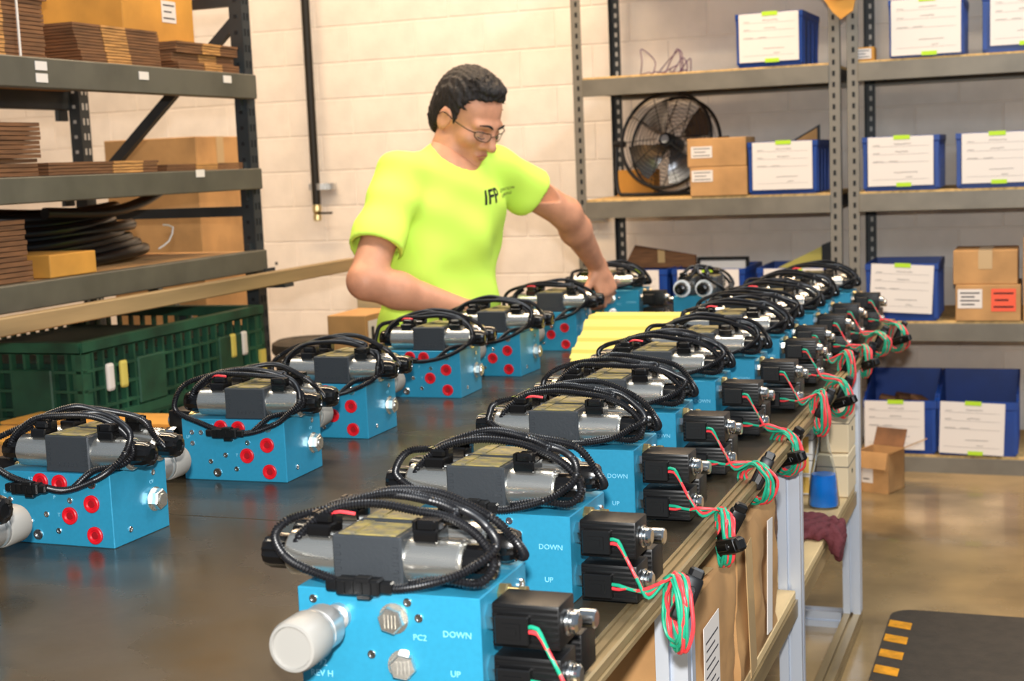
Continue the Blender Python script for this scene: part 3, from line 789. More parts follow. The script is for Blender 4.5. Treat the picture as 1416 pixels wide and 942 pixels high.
# parts boxes stack by the far leg
gx_ = 'small parts boxes by the far leg'
def pbox(label, lo, hi, m, hole=False):
    t, d = carton(label, lo, hi, m, tape=False)
    ob('lid_seam', MB().box((0, 0, d.z*.72), (d.x+.001, d.y+.001, .002)).mesh('lid_seam', 'ink'), t)
    if hole: ob('finger_hole', MB().lathe([(.006, 0), (.006, .001)], (d.x/2, 0, d.z*.5), (1, 0, 0), 12).mesh('finger_hole', 'ink_black'), t)
    return t, d
pbox('cream parts box with finger hole, upper of the two near the far leg', (-.535, 3.55, .502), (-.462, 3.68, .605), 'cream_box', True)
pbox('cream parts box with finger hole, lower of the two near the far leg', (-.545, 3.53, .393), (-.462, 3.68, .50), 'cream_box', True)
for i in range(4):
    t, d = pbox(['bottom', 'second', 'third', 'topmost'][i]+' white and yellow box in the stack behind the flask', (-.66, 3.54, .393+.052*i), (-.55, 3.68, .444+.052*i), 'white_plastic')
    ob('yellow_panel', MB().box((.02, -d.y/2-.0006, d.z*.5), (.05, .0012, d.z*.8)).mesh('yellow_panel', 'yellow_box'), t)
# rag over the shelf edge
f = Field((-.66, 3.02, .28), (-.38, 3.36, .50), .005)
f.ell((-.535, 3.19, .402), (.085, .095, .012), k=.008)
f.ell((-.55, 3.16, .412), (.05, .035, .016), k=.02); f.ell((-.51, 3.235, .411), (.045, .03, .015), k=.02); f.ell((-.475, 3.17, .408), (.03, .05, .013), k=.02)
f.ell((-.440, 3.185, .385), (.010, .062, .034), k=.022); f.ell((-.436, 3.155, .366), (.008, .028, .026), k=.02)
f.fn(lambda X, Y, Z: .0035*np.sin(150*Y+60*X+3*np.sin(40*X))*np.cos(40*X+50*Z)+.002*np.sin(170*X-120*Y), mode='add')
tag(ob('cleaning_rag', f.mesh('cleaning_rag', 'rag', 1)), 'maroon rag crumpled over the lower shelf edge', 'rag')
# anti-fatigue mat
t = thing('floor_mat', 'black rubber floor mat with a yellow-striped border', 'mat', (-.39, 3.85, 0))
pl = []
for cx, cy, a0 in ((1.5, -1.8, -90), (1.5, -.0, 0), (.06, -.06, 90), (.06, -1.8, 180)):
    for k in range(7):
        a = math.radians(a0+15*k); rr = .06
        pl.append((cx+rr*math.cos(a) - (0.06 if cx > 1 else 0), cy+rr*math.sin(a) - (0.06 if cy == 0 else 0) , .0))
ob('mat_body', MB().slab(pl, (0, 0, 1), .012).mesh('mat_body', 'rubber_mat'), t)
for k in range(15):
    y = -.1-k*.115
    ob('hazard_stripe', MB().slab([(.004, y, .0125), (.062, y-.018, .0125), (.062, y-.07, .0125), (.004, y-.052, .0125)], (0, 0, 1), .0008).mesh('hazard_stripe', 'hazard'), t)

# ================================================================== VALVE MANIFOLDS
BW, BD, BH = .208, .14, .112
PM = {}
def build_parts():
    P = PM
    P['block'] = MB().span((-BW/2, -BD/2, 0), (BW/2, BD/2, BH), .0012).mesh('block', 'blue_alu')
    P['screw'] = MB().lathe([(.0048, 0), (.0048, .0014), (.0042, .002), (.0026, .002), (.0024, .0008), (0, .0008)], (0, 0, 0), (0, 0, 1), 12).mesh('socket_screw', 'bright_steel', 30)
    P['bigscrew'] = MB().lathe([(.0085, 0), (.0085, .0016), (.0075, .003), (.0042, .003), (.004, .001), (0, .001)], (0, 0, 0), (0, 0, 1), 16).mesh('socket_screw', 'bright_steel', 30)
    m = MB().lathe([(.0165, 0), (.0165, .002)], n=20); m.hexa((0, 0, .002), (0, 0, 1), .0145, .011)
    for i in range(4): m.box((-.006+.004*i, 0, .0131), (.0016, .014, .0012))
    P['hexplug'] = m.mesh('hex_plug', 'steel', 30)
    m = MB().lathe([(.019, 0), (.019, .002)], n=20); m.hexa((0, 0, .002), (0, 0, 1), .0165, .013); m.lathe([(.010, 0), (.009, .003)], (0, 0, .0145), n=14)
    P['hexcap'] = m.mesh('hex_cap', 'steel', 30)
    P['redplug'] = MB().lathe([(.0135, -.001), (.0135, .003), (.0122, .004), (.0085, .0035), (.0068, .0015), (0, .0012)], n=20).mesh('red_plug', 'red_plug', 40)
    P['redcore'] = MB().lathe([(.0062, .0012), (.0055, .0026), (.003, .0026)], n=12).mesh('plug_core', 'red_dark', 40)
    # flow knob, axis -Y
    P['stem'] = MB().lathe([(.0125, 0), (.0125, .006), (.0095, .008), (.0095, .030), (.012, .031)], (0, 0, 0), (0, -1, 0), 18).mesh('knob_stem', 'knob_alu', 35)
    P['collar'] = MB().lathe([(.017, .026), (.0205, .028), (.0205, .044), (.018, .045), (.018, .047), (.0215, .048), (.0215, .052)], (0, 0, 0), (0, -1, 0), 24).mesh('knob_collar', 'knob_alu', 35)
    P['cap'] = MB().lathe([(.0222, .052), (.0232, .054), (.0232, .082), (.0215, .086), (.019, .0865), (.018, .084), (0, .084)], (0, 0, 0), (0, -1, 0), 28).mesh('knob_cap', 'knob_white', 35)
    # coil: box on a stem, axis +X
    CWX, CWY, CWZ = .072, .050, .046
    m = MB().box((.012+CWX/2, 0, 0), (CWX, CWY, CWZ), .002, seg=2)
    for i in range(7): m.box((.012+CWX*.5, -CWY/2-.0008, -.018+.006*i), (CWX*.96, .0022, .0028))
    for i in range(5): m.box((.012+CWX*.97, -.016+.008*i, 0), (.004, .003, CWZ*.9))
    P['coil'] = m.mesh('coil', 'black_plastic', 40)
    P['coilplug'] = MB().box((.012+.024, -CWY/2-.005, -.002), (.036, .011, .030), .0015).box((.036, -CWY/2-.011, -.002), (.02, .002, .016)).box((.036, -CWY/2-.0115, -.002), (.012, .003, .008)).mesh('coil_plug', 'black_plastic', 30)
    P['coilneck'] = MB().hexa((-.0005, 0, 0), (1, 0, 0), .0145, .011).lathe([(.011, 0), (.011, .004)], (.0105, 0, 0), (1, 0, 0), 14).mesh('cartridge_neck', 'bright_steel', 30)
    m = MB().lathe([(.013, 0), (.014, .001), (.014, .003)], (.012+CWX, 0, 0), (1, 0, 0), 18); m.lathe([(.0115, .003), (.012, .004), (.012, .0065), (.0105, .007), (.0115, .0078), (.0115, .011), (.008, .0135)], (.012+CWX, 0, 0), (1, 0, 0), 16)
    P['coilnut'] = m.mesh('coil_nut', 'bright_steel', 30)
    m = MB().hexa((0, 0, 0), (1, 0, 0), .012, .02); m.lathe([(.0085, .02), (.0085, .03), (.0105, .031), (.0105, .046), (.009, .048)], (0, 0, 0), (1, 0, 0), 16)
    P['fitting'] = m.mesh('fitting', 'bright_steel', 30)
    m = MB().hexa((0, 0, 0), (1, 0, 0), .012, .010); m.lathe([(.0075, .01), (.0075, .022)], (0, 0, 0), (1, 0, 0), 14); m.hexa((.022, 0, 0), (1, 0, 0), .010, .008)
    P['brassfit'] = m.mesh('brass_fitting', 'brass', 30)
    # directional valve along X, origin at block top under its middle; body centred on x=0
    ZA = .0265
    m = MB().box((0, 0, .028), (.080, .056, .056), .002, seg=1)
    m.box((0, 0, .003), (.086, .05, .006), .001)
    for s in (-1, 1):
        for i in range(5): m.box((s*.033, -.0285, .012+.008*i), (.006, .0015, .003))
    for i in range(5): m.box((-.016+.008*i, -.0285, .012), (.004, .0015, .005))
    P['vbody'] = m.mesh('valve_body', 'valve_iron', 30)
    P['sol'] = MB().lathe([(.0225, 0), (.0246, .001), (.0246, .060), (.023, .062), (.02, .062), (.02, .064)], (0, 0, ZA), (1, 0, 0), 32).mesh('solenoid', 'steel', 30)
    pr = [(.0175, 0), (.0195, .002), (.0195, .022), (.0175, .028), (.0165, .031), (.010, .033), (.009, .031)]
    P['vcap'] = MB().lathe(pr, (0, 0, ZA), (1, 0, 0), 28, flute=.06, nfl=14).mesh('end_cap', 'black_gloss', 25)
    m = MB().box((0, 0, .055), (.028, .032, .014), .002).box((0, -.004, .066), (.022, .022, .012), .003)
    m.box((.013, -.006, .067), (.004, .012, .010)).box((-.013, -.006, .065), (.004, .014, .012))
    P['vplug'] = m.mesh('plug_connector', 'black_gloss', 30)
    P['vlabel'] = MB().box((0, .0, .0568), (.066, .05, .0016), .0004).box((-.02, 0, .058), (.012, .05, .002)).mesh('nameplate', 'label_gold')
    P['t_down'] = text_mesh('DOWN', .0095, 'engraving'); P['t_up'] = text_mesh('UP', .0095, 'engraving')
    P['t_pc2'] = text_mesh('PC2', .009, 'engraving'); P['t_num'] = text_mesh('2692', .011, 'engraving'); P['t_rev'] = text_mesh('REV H', .010, 'engraving')
    for s in ('G', 'P', 'T', 'L2', 'LP', 'CV'): P['t_'+s] = text_mesh(s, .008, 'engraving')
build_parts()

def conduit(pts, closed=False, r=.0054):
    return MB().tube(catmull(pts, .0017, closed), r, 8, ridge=.28, closed=closed).mesh('cable_conduit', 'conduit', 60)
def connector_mesh(L=.05):
    m = MB().box((0, 0, 0), (L, .017, .017), .002, seg=1).box((L*.12, -.003, .008), (L*.35, .012, .006), .001)
    m.box((-L*.5-.006, 0, 0), (.014, .012, .012), .002).box((L*.5+.006, 0, 0), (.014, .012, .012), .002)
    for i in range(4): m.box((-L*.3+i*L*.2, -.0088, 0), (.003, .002, .013))
    m.box((L*.1, 0, -.011), (.016, .008, .006), .001)
    return m.mesh('inline_connector', 'black_plastic', 30)
CON = connector_mesh()
def cable_set(seed, kind):
    """cables over the two valves. coordinates: x along the valve, -y towards the viewer side, z from block base"""
    r = random.Random(seed); B = BH
    J = lambda a: r.uniform(-a, a)
    low = -.020 if kind == 'L' else .009
    yf = -.090 if kind == 'L' else -.080
    cx = .018 if kind == 'L' else -.004
    out = []
    pts = []
    for i in range(14):
        t = 2*PI*i/14; s = math.sin(t); u = (s+1)/2
        x = cx+(.124+J(.006))*math.cos(t)*(1 if abs(s) < .8 else .9)-.012*u
        y = yf+.092*u*u+J(.004)
        z = B+low+(.079-low+J(.006))*u**.8
        if u < .05: z = B+low+J(.002)
        pts.append(V((x, y, z)))
    out.append(('loop', pts, True))
    h1, h2, h3 = .080+J(.006), .076+J(.008), .070+J(.008)
    out.append(('arc', [V((cx-.085, -.026, B+.062)), V((cx-.108, -.045, B+.045)), V((cx-.112, -.05, B+.03)), V((cx-.104, -.044, B+.052)), V((cx-.075, -.03, B+.074)), V((cx-.03, -.022, B+h1)), V((cx+.02, -.02, B+h2)), V((cx+.06, -.024, B+.070)), V((cx+.095, -.036, B+.056)), V((cx+.118, -.052, B+.034)), V((cx+.108, -.068, B+.016)), V((cx+.07, yf+.006, B+max(low, .0)+.010)), V((cx+.035, yf+.002, B+low+.004))], False))
    out.append(('arc', [V((cx-.115, .05, B+.02)), V((cx-.118, .025, B+.05)), V((cx-.085, .005, B+.072)), V((cx-.03, .012, B+h2+.008)), V((cx+.03, .0, B+h1)), V((cx+.062, -.012, B+.074)), V((cx+.058, -.024, B+.069))], False))
    out.append(('arc', [V((cx-.07, .042, B+.069)), V((cx-.03, .03, B+.082+J(.006))), V((cx+.03, .022, B+.084+J(.006))), V((cx+.09, .012, B+h3)), V((cx+.118, .004, B+.046)), V((cx+.122, .03, B+.018)), V((cx+.09, .062, B+.010)), V((cx+.03, .072, B+.008))], False))
    res = [(conduit(p, c), n) for n, p, c in out]
    front = min(pts, key=lambda p: p.z)
    k = r.choice((-.045, -.02, .0)) if kind == 'R' else r.choice((-.05, -.02, .01))
    return res, (cx+k, yf-.001, B+low), MB().tube(catmull([(cx-.075, -.03, B+.070), (cx-.062, -.035, B+.074), (cx-.045, -.033, B+.072)], .004), .002, 6).mesh('red_lead', 'wire_red', 60)
CABLES = {('R', i): cable_set(20+i, 'R') for i in range(4)}
CABLES.update({('L', i): cable_set(40+i, 'L') for i in range(4)})

def wire_mesh(seed, style):
    """two red and two green leads from the coils, gathered and looped over the table edge"""
    r = random.Random(seed); J = lambda a: r.uniform(-a, a)
    ex = .236                                  # just outside the table edge
    cz, rz, rx = [(-.022, .040, .036), (.006, .044, .026), (-.010, .040, .022), (.0, .032, .042)][style]
    ux, uy = [(.75, -.66), (.6, -.8), (.5, -.86), (.7, -.7)][style]
    cy = -.085
    meshes = []
    for k, (cname, z0, dz) in enumerate((('wire_green', .086, .002), ('wire_red', .086, -.003), ('wire_green', .030, .002), ('wire_red', .030, -.003))):
        G = V((.208+J(.004), -.088+J(.004), .022+.004*k))
        P = [V((.156, -.075, z0+dz)), V((.168, -.078, z0+dz)), V((.178, -.080, z0*.8)) if z0 > .05 else V((.178, -.080, z0)), V((.192, -.084, .045 if z0 > .05 else z0-.001)), G]
        c = V((ex+.006*k*.4, cy, cz))
        turns = 2.5 if k < 3 else 2.0
        n = int(turns*10)
        for i in range(n+1):
            t = PI/2 + 2*PI*i/10*(-1)
            w = 1+.10*math.sin(i*.9+k)+J(.05)
            P.append(c+V((ux*rx*w*math.cos(t), uy*rx*w*math.cos(t), rz*w*math.sin(t)))+V((J(.003)+.002*k, J(.003), J(.002))))
        meshes.append((cname, MB().tube(catmull(P, .006), .0023, 6).mesh(cname, cname, 60)))
    return meshes, V((ex, cy, cz)), rz
WIRES = [wire_mesh(60+i, i % 4) for i in range(6)]
def wplug():
    m = MB().box((0, 0, 0), (.023, .020, .058), .005, seg=2).box((0, 0, .032), (.018, .015, .014), .003).box((0, -.011, -.004), (.010, .004, .032), .001)
    m.lathe([(.004, 0), (.005, .001), (.004, .003)], (0, -.0085, .012), (0, -1, 0), 10)
    return m.mesh('wire_plug', 'black_plastic', 35)
WPLUG = wplug()
FRONT = ('redplug',)
def manifold(label, x, y, kind='R', rz=0., var=0, wires=None, group='blue valve manifolds on the workbench', yaw=None):
    """x, y: centre of the block; kind R shows the knob face to the viewer, L is turned half round"""
    base = 0 if kind == 'R' else PI
    if yaw is not None: base = yaw
    t = thing('valve_manifold', label, 'valve manifold', (x, y, ZT), base+rz, group)
    P = PM; q = lambda n, k, l=(0, 0, 0), r=(0, 0, 0), par=t: ob(n, P[k], par, l, r)
    q('block', 'block')
    fy = -BD/2
    FR = (PI/2, 0, 0); BK = (-PI/2, 0, 0)     # +Z -> -Y, +Z -> +Y
    for nm, k in (('knob_stem', 'stem'), ('knob_collar', 'collar'), ('knob_cap', 'cap')): q(nm, k, (-.056, fy, .083)).scale = (1.16, 1.2, 1.16)
    q('hex_plug', 'hexplug', (.008, fy, .085), (PI/2, 0, .0)); q('hex_plug', 'hexplug', (.016, fy, .036), (PI/2, 0, .3))
    for sx, sz in ((.036, .087), (-.02, .044), (.024, .103), (-.085, .1)): q('socket_screw', 'screw', (sx, fy, sz), FR)
    for k, sx, sz in (('t_down', .078, .072), ('t_up', .074, .030), ('t_pc2', .036, .066), ('t_num', -.084, .030), ('t_rev', -.080, .018)):
        q('engraved_lettering', k, (sx, fy-.0003, sz), FR)
    by = BD/2
    def U(u): return BW/2-u*BW
    for u, v in ((.39, .13), (.56, .14), (.63, .58), (.83, .40), (.84, .83)):
        p = q('red_plug', 'redplug', (U(u), by, BH*(1-v)), BK); q('plug_core', 'redcore', par=p)
    for u, v in ((.1, .22), (.19, .22), (.1, .4), (.42, .58), (.27, .69), (.52, .8), (.64, .37)): q('socket_screw', 'screw', (U(u), by, BH*(1-v)), BK)
    q('socket_screw', 'bigscrew', (U(.33), by, BH*.13), BK); q('socket_screw', 'bigscrew', (U(.84), by, BH*.88), BK)
    for s, u, v in (('G', .74, .13), ('P', .5, .34), ('T', .53, .58), ('L2', .3, .1), ('LP', .06, .3)): ob('engraved_lettering', P['t_'+s], t, (U(u), by+.0003, BH*(1-v)), (PI/2, 0, PI))
    q('hex_cap', 'hexcap', (-BW/2, -.035, .052), (0, -PI/2, 0)); q('socket_screw', 'screw', (-BW/2, .03, .02), (0, -PI/2, 0)); q('socket_screw', 'screw', (-BW/2, -.035, .094), (0, -PI/2, 0))
    ob('engraved_lettering', P['t_CV'], t, (-BW/2-.0003, -.03, .08), (PI/2, 0, -PI/2))
    for z in (.086, .031):
        c = q('coil', 'coil', (BW/2, -.044, z)); q('coil_plug', 'coilplug', par=c); q('coil_nut', 'coilnut', par=c); q('cartridge_neck', 'coilneck', par=c)
    q('fitting', 'fitting', (BW/2+.05, .012, .072)); q('coil', 'coil', (BW/2-.002, .032, .032))
    q('brass_fitting', 'brassfit', (BW/2, -.01, .1)); q('socket_screw', 'bigscrew', (BW/2, .05, .09), (0, PI/2, 0))
    for vy in (-.033, .036):
        b = q('valve_body', 'vbody', (-.0245, vy, BH))
        if kind == 'L' and yaw is None: b.rotation_euler = (0, 0, PI)
        q('solenoid', 'sol', (.039, 0, 0), par=b); q('end_cap', 'vcap', (.102, 0, 0), par=b)
        q('solenoid', 'sol', (-.039, 0, .0), (0, 0, PI), par=b); q('end_cap', 'vcap', (-.102, 0, 0), (0, 0, PI), par=b)
        q('plug_connector', 'vplug', (.062, 0, 0), par=b); q('plug_connector', 'vplug', (-.062, 0, 0), (0, 0, PI), par=b)
        q('nameplate', 'vlabel', par=b)
    ck = 'L' if kind == 'L' else 'R'
    cs, cp, lead = CABLES[(ck, var % 4)]
    flip = (0, 0, PI) if (kind == 'L' and yaw is None) else (0, 0, 0)
    for me, n in cs: ob('cable_conduit', me, t, (0, 0, 0), flip)
    if var % 2 == 0: ob('red_lead', lead, t, (0, 0, 0), flip)
    c = ob('inline_connector', CON, t, (-cp[0], -cp[1], cp[2]) if flip[2] else cp, (0, 0, flip[2]))
    if wires is not None:
        ms, c, rzz = WIRES[wires % 6]
        for nm, me in ms: ob(nm, me, t)
        r = random.Random(wires)
        ob('wire_plug', WPLUG, t, c+V((.012, .02, .012)), (r.uniform(-.3, .2), .45, r.uniform(-.5, .5)))
        if wires % 2 == 0: ob('wire_plug', WPLUG, t, c+V((.02, -.028, -.004)), (.5, 1.2, r.uniform(-.4, .2)))
    return t
RROW = [(-.537, 1.287), (-.549, 1.623), (-.580, 2.017), (-.594, 2.328), (-.600, 2.678), (-.578, 2.961), (-.586, 3.300), (-.602, 3.548), (-.585, 3.801), (-.583, 4.069), (-.559, 4.374)]
ORD = ['first', 'second', 'third', 'fourth', 'fifth', 'sixth', 'seventh', 'eighth', 'ninth', 'tenth', 'last and farthest']
LBR = ['nearest blue valve manifold at the bottom of the picture, white knob pointing at the viewer'] + [
    f'{ORD[i]} blue valve manifold from the front in the row along the tan edge rail' for i in range(1, 10)] + ['farthest blue valve manifold in the row along the tan edge rail']
for i, (xr, yf) in enumerate(RROW):
    manifold(LBR[i], xr-BW/2, yf+BD/2, 'R', random.Random(i+3).uniform(-.03, .03) if i else .01, i, wires=i)
LROW = [(-1.285, 1.31), (-1.30, 1.722), (-1.263, 2.165), (-1.295, 2.56), (-1.295, 3.05), (-1.262, 3.385), (-1.27, 3.86)]
LBL = ['blue valve manifold cut off by the left picture edge', 'blue valve manifold with red plugs in front of the large brown carton', 'blue valve manifold with red plugs, third from the front in the left row',
       'blue valve manifold with red plugs, fourth from the front in the left row', 'blue valve manifold with red plugs just below the man\'s bent forearm', 'blue valve manifold in front of the man\'s waist, two red plugs showing', 'blue valve manifold with red plugs beside the yellow panels']
for i, (xr, yf) in enumerate(LROW):
    manifold(LBL[i], xr-BW/2, yf+BD/2, 'L', random.Random(i+50).uniform(-.03, .03), i)
manifold('blue valve manifold under the man\'s left hand', -1.258-BW/2, 4.50+BD/2, 'R', .0, 2)
ey = manifold('blue valve manifold turned sideways, showing two white-ringed valve ends', -1.02, 4.40, 'R', 0., 1, yaw=PI/2)
for o in list(ey.children):
    if o.name.startswith('valve_body'):
        ob('white_ring', MB().lathe([(.0205, .0625), (.027, .0625), (.027, .066), (.0205, .066)], (-.039, 0, .0265), (-1, 0, 0), 26, cap=False).mesh('white_ring', 'ring_white', 40), o)

# ---- yellow ribbed covers
t = thing('yellow_cover', 'yellow ribbed plastic cover leaning in the middle of the workbench', 'cover', (-1.0, 3.56, ZT))
prof = []
Ltot = .27; n = 28
pts2 = []
A = V((0, -.055, .012)); Bp = V((0, .19, .125)); dr = (Bp-A); nr = V((0, -dr.z, dr.y)).normalized()
for i in range(n+1):
    s = i/n
    rib = .007 if (i % 6) in (1, 2) else 0
    if .70 < s < .80: rib = .012
    pts2.append(A+dr*s+nr*rib)
wl, wr = -.185, .15
top = [[V((wl + (-.0 if i > 3 else .012) + (.012 if i > n-3 else 0), p.y, p.z)), V((wr, p.y, p.z))] for i, p in enumerate(pts2)]
m = MB()
for i in range(n):
    a, b = top[i]; c, d = top[i+1]
    m.slab([a, b, d, c], -nr, .004)
ob('ribbed_panel', m.mesh('ribbed_panel', 'yellow'), t)
ob('side_wall', MB().slab([(wl+.006, -.05, .0), (wl+.006, .19, .0), (wl+.006, .19, .12), (wl+.006, -.05, .01)], (1, 0, 0), .004).mesh('side_wall', 'yellow'), t)
ob('side_wall', MB().slab([(wr-.006, -.05, .0), (wr-.006, .19, .0), (wr-.006, .19, .12), (wr-.006, -.05, .01)], (-1, 0, 0), .004).mesh('side_wall', 'yellow'), t)
ob('front_lip', MB().span((wl+.02, -.064, 0), (wr-.01, -.055, .02)).mesh('front_lip', 'yellow'), t)
# brush
t = thing('bench_brush', 'small dark blue bristle brush standing behind the left row', 'brush', (-1.52, 2.32, ZT))
ob('handle', MB().cyl((0, 0, 0), (0, 0, .05), .012, .016).mesh('handle', 'black_plastic'), t)
m = MB(); r = random.Random(2)
for i in range(26): m.cyl((r.uniform(-.012, .012), r.uniform(-.008, .008), .048), (r.uniform(-.02, .02), r.uniform(-.014, .014), .10+r.uniform(-.008, .006)), .0018, .0012, 4)
tag(ob('bristles', m.mesh('bristles', 'navy'), t), kind='stuff')

# ================================================================== THE MAN
man = thing('person', 'man in a bright yellow-green T-shirt and glasses bending over the workbench', 'person', (0, 0, 0))
F = np.array([.887, -.46, 0]); Lf = np.array([.46, .887, 0]); Uz = np.array([0, 0, 1.])
AXT = [F, Lf, Uz]
headC = np.array([-1.583, 3.875, 1.388])
nb = np.array([-1.645, 3.835, 1.275])
rsh = np.array([-1.712, 3.665, 1.222]); lsh = np.array([-1.548, 3.985, 1.240])
relb = np.array([-1.712, 3.42, .957]); rwr = np.array([-1.49, 3.615, .852])
lelb = np.array([-1.40, 4.20, 1.092]); lwr = np.array([-1.383, 4.455, .908])
msh = (rsh+lsh)/2
waist = np.array([-1.675, 3.80, .86]); hip = np.array([-1.70, 3.81, .70])
hf = np.array([.945, -.325, 0]); hf /= np.linalg.norm(hf)
pit = math.radians(33)
f_ = hf*math.cos(pit)-Uz*math.sin(pit); u_ = hf*math.sin(pit)+Uz*math.cos(pit); l_ = np.cross(u_, f_)
HS = 1.07
def hp(f, l, u): return headC+HS*(f_*f+l_*l+u_*u)
AXH = [f_, l_, u_]
def E3(*r): return [HS*x for x in r]
B = Field((-2.05, 3.25, .0), (-1.15, 4.75, 1.60), .005)
# torso and legs under the clothes
B.ell(msh-Uz*.12, (.105, .175, .17), AXT, k=.03); B.ell(waist+Uz*.05, (.105, .155, .22), AXT, k=.05); B.ell(hip, (.11, .165, .13), AXT, k=.04)
B.cap(nb-Uz*.02, headC-Uz*.02-hf*.03, .060, .058, k=.03)
B.cap(nb-Uz*.03, rsh, .06, .058, k=.03); B.cap(nb-Uz*.03, lsh, .06, .058, k=.03)
for s, kn, an in ((-1, .05, -.08), (1, .10, -.05)):
    h0 = hip+Lf*s*.09-Uz*.04; k0 = h0+F*kn+Lf*s*.04-Uz*.27; a0 = k0-F*(kn-an)*.9+Uz*(.08-k0[2]) - Uz*0
    a0 = np.array([a0[0], a0[1], .09])
    B.cap(h0, k0, .085, .06, k=.03); B.cap(k0, a0, .058, .038, k=.02); B.cap(a0, a0+F*.15-Uz*.045, .04, .035, k=.02)
    if s < 0: legsR = (h0, k0, a0)
    else: legsL = (h0, k0, a0)
# arms
def arm(sh, el, wr, ru=.056, re=.048, rf=.05, rw=.029, bulge=None):
    B.cap(sh, el, ru, re, k=.02)
    mid = el+(wr-el)*.30
    B.cap(el, mid, re, rf, k=.02); B.cap(mid, wr, rf*.97, rw, k=.02)
arm(rsh, relb, rwr); arm(lsh, lelb, lwr)
# right hand resting behind the manifolds, palm down
def hand(wr, d, n, side, curl, spread=.16, S=1.08, thumb_dir=None, tc=.6):
    """d: direction wrist->knuckles, n: back-of-hand normal, side: towards the thumb"""
    d = d/np.linalg.norm(d); n = n-d*n.dot(d); n /= np.linalg.norm(n); sd = np.cross(d, n); 
    if sd.dot(side) < 0: sd = -sd
    pc = wr+d*.048*S
    B.ell(pc, (.050*S, .041*S, .017*S), [d, sd, n], k=.012)
    B.cap(wr, wr+d*.03*S, .028*S, .026*S, k=.015)
    lens = (.072, .081, .075, .058); offs = (.030, .010, -.010, -.029); rad = (.0092, .0096, .0092, .0082)
    for i in range(4):
        base = wr+d*(.088-.004*abs(i-1.2))*S+sd*offs[i]*S
        B.cap(pc+sd*offs[i]*.8*S, base, .013*S, .011*S, k=.008)
        ang = .0; p = base; dd = d+sd*spread*(1.5-i)*.35
        dd /= np.linalg.norm(dd)
        for j, (fr, cu) in enumerate(((.46, curl[0]), (.30, curl[1]), (.24, curl[2]))):
            ang += cu+.05*i
            v = dd*math.cos(ang)-n*math.sin(ang)
            q2 = p+v*lens[i]*fr*S*1.15
            r0 = rad[i]*S*(1-.08*j)
            B.cap(p, q2, r0*1.03, r0*.95, k=.004); p = q2
    t0 = wr+d*.026*S+sd*.030*S; 
    v = d*.62+sd*.75-n*.25 if thumb_dir is None else thumb_dir
    v = v/np.linalg.norm(v); t1 = t0+v*.042*S; B.cap(wr+d*.02*S+sd*.015*S, t0, .018*S, .016*S, k=.01); B.cap(t0, t1, .0145*S, .0115*S, k=.008)
    v2 = v*.7+d*.6-n*tc; v2 /= np.linalg.norm(v2); t2 = t1+v2*.032*S; B.cap(t1, t2, .0112*S, .010*S, k=.004)
    v3 = v2*.8+d*.3-n*.3; v3 /= np.linalg.norm(v3); B.cap(t2, t2+v3*.022*S, .010*S, .0085*S, k=.004)
hand(rwr, np.array([.70, .45, -.35]), np.array([.25, -.2, .95]), np.array([-.3, .9, 0.]), (.35, .45, .3))
# left hand reaching down onto the far manifold, fingers pinching
hand(lwr, np.array([.28, .06, -.80]), np.array([.70, -.50, .30]), np.array([-.55, -.75, -.1]), (.65, .75, .45), spread=.05, tc=.7)
# head: the same skin, meshed finer; both halves meet in one plane through the neck
nk = nb*.45+headC*.55-Uz*.055
ndir = headC-nb; ndir = ndir/np.linalg.norm(ndir)
B.fn(lambda X, Y, Z: (X-nk[0])*ndir[0]+(Y-nk[1])*ndir[1]+(Z-nk[2])*ndir[2]-.003, headC-.25, headC+.25)
bodyf = B
B = Field(headC-.19, headC+.19, .0028)
B.cap(nb-Uz*.02, headC-Uz*.02-hf*.03, .060, .058, k=.03)
B.ell(hp(-.012, 0, .032), E3(.100, .078, .098), AXH, k=.02)
B.ell(hp(.028, 0, -.035), E3(.066, .060, .085), AXH, k=.03)
B.cap(hp(.005, -.048, -.06), hp(.07, -.016, -.100), .022*HS, .020*HS, k=.025); B.cap(hp(.005, .048, -.06), hp(.07, .016, -.100), .022*HS, .020*HS, k=.025)
B.ell(hp(.080, 0, -.098), E3(.022, .025, .02), AXH, k=.02)
for s in (-1, 1):
    B.cap(hp(.088, s*.012, .026), hp(.076, s*.045, .022), .011*HS, .010*HS, k=.015)
    B.ell(hp(.062, s*.045, -.022), E3(.025, .022, .02), AXH, k=.02)
    B.ell(hp(.094, s*.032, .004), E3(.016, .019, .011), AXH, k=.012, sub=True)
    B.ell(hp(.077, s*.032, .002), E3(.014, .016, .012), AXH, k=.006)
    B.ell(hp(-.012, s*.079, -.005), E3(.022, .009, .033), AXH, k=.006); B.ell(hp(-.006, s*.088, -.002), E3(.010, .006, .018), AXH, k=.006, sub=True)
    B.cap(hp(.098, s*.011, -.030), hp(.092, s*.014, -.034), .008*HS, k=.006)
B.cap(hp(.090, 0, .018), hp(.112, 0, -.022), .009*HS, .0125*HS, k=.012); B.ell(hp(.114, 0, -.026), E3(.013, .013, .011), AXH, k=.008)
B.cap(hp(.090, -.017, -.060), hp(.090, .017, -.060), .0075*HS, k=.008); B.cap(hp(.094, -.008, -.055), hp(.094, .008, -.055), .006*HS, k=.006); B.cap(hp(.089, -.012, -.070), hp(.089, .012, -.070), .008*HS, k=.008)
B.cap(hp(.100, -.018, -.0635), hp(.100, .018, -.0635), .0026*HS, k=.003, sub=True)
B.fn(lambda X, Y, Z: -((X-nk[0])*ndir[0]+(Y-nk[1])*ndir[1]+(Z-nk[2])*ndir[2])-.003)
m1 = bodyf.mesh('body', 'skin', 1); m2 = B.mesh('head', 'skin', 1)
bmj = bmesh.new(); bmj.from_mesh(m1); bmj.from_mesh(m2)
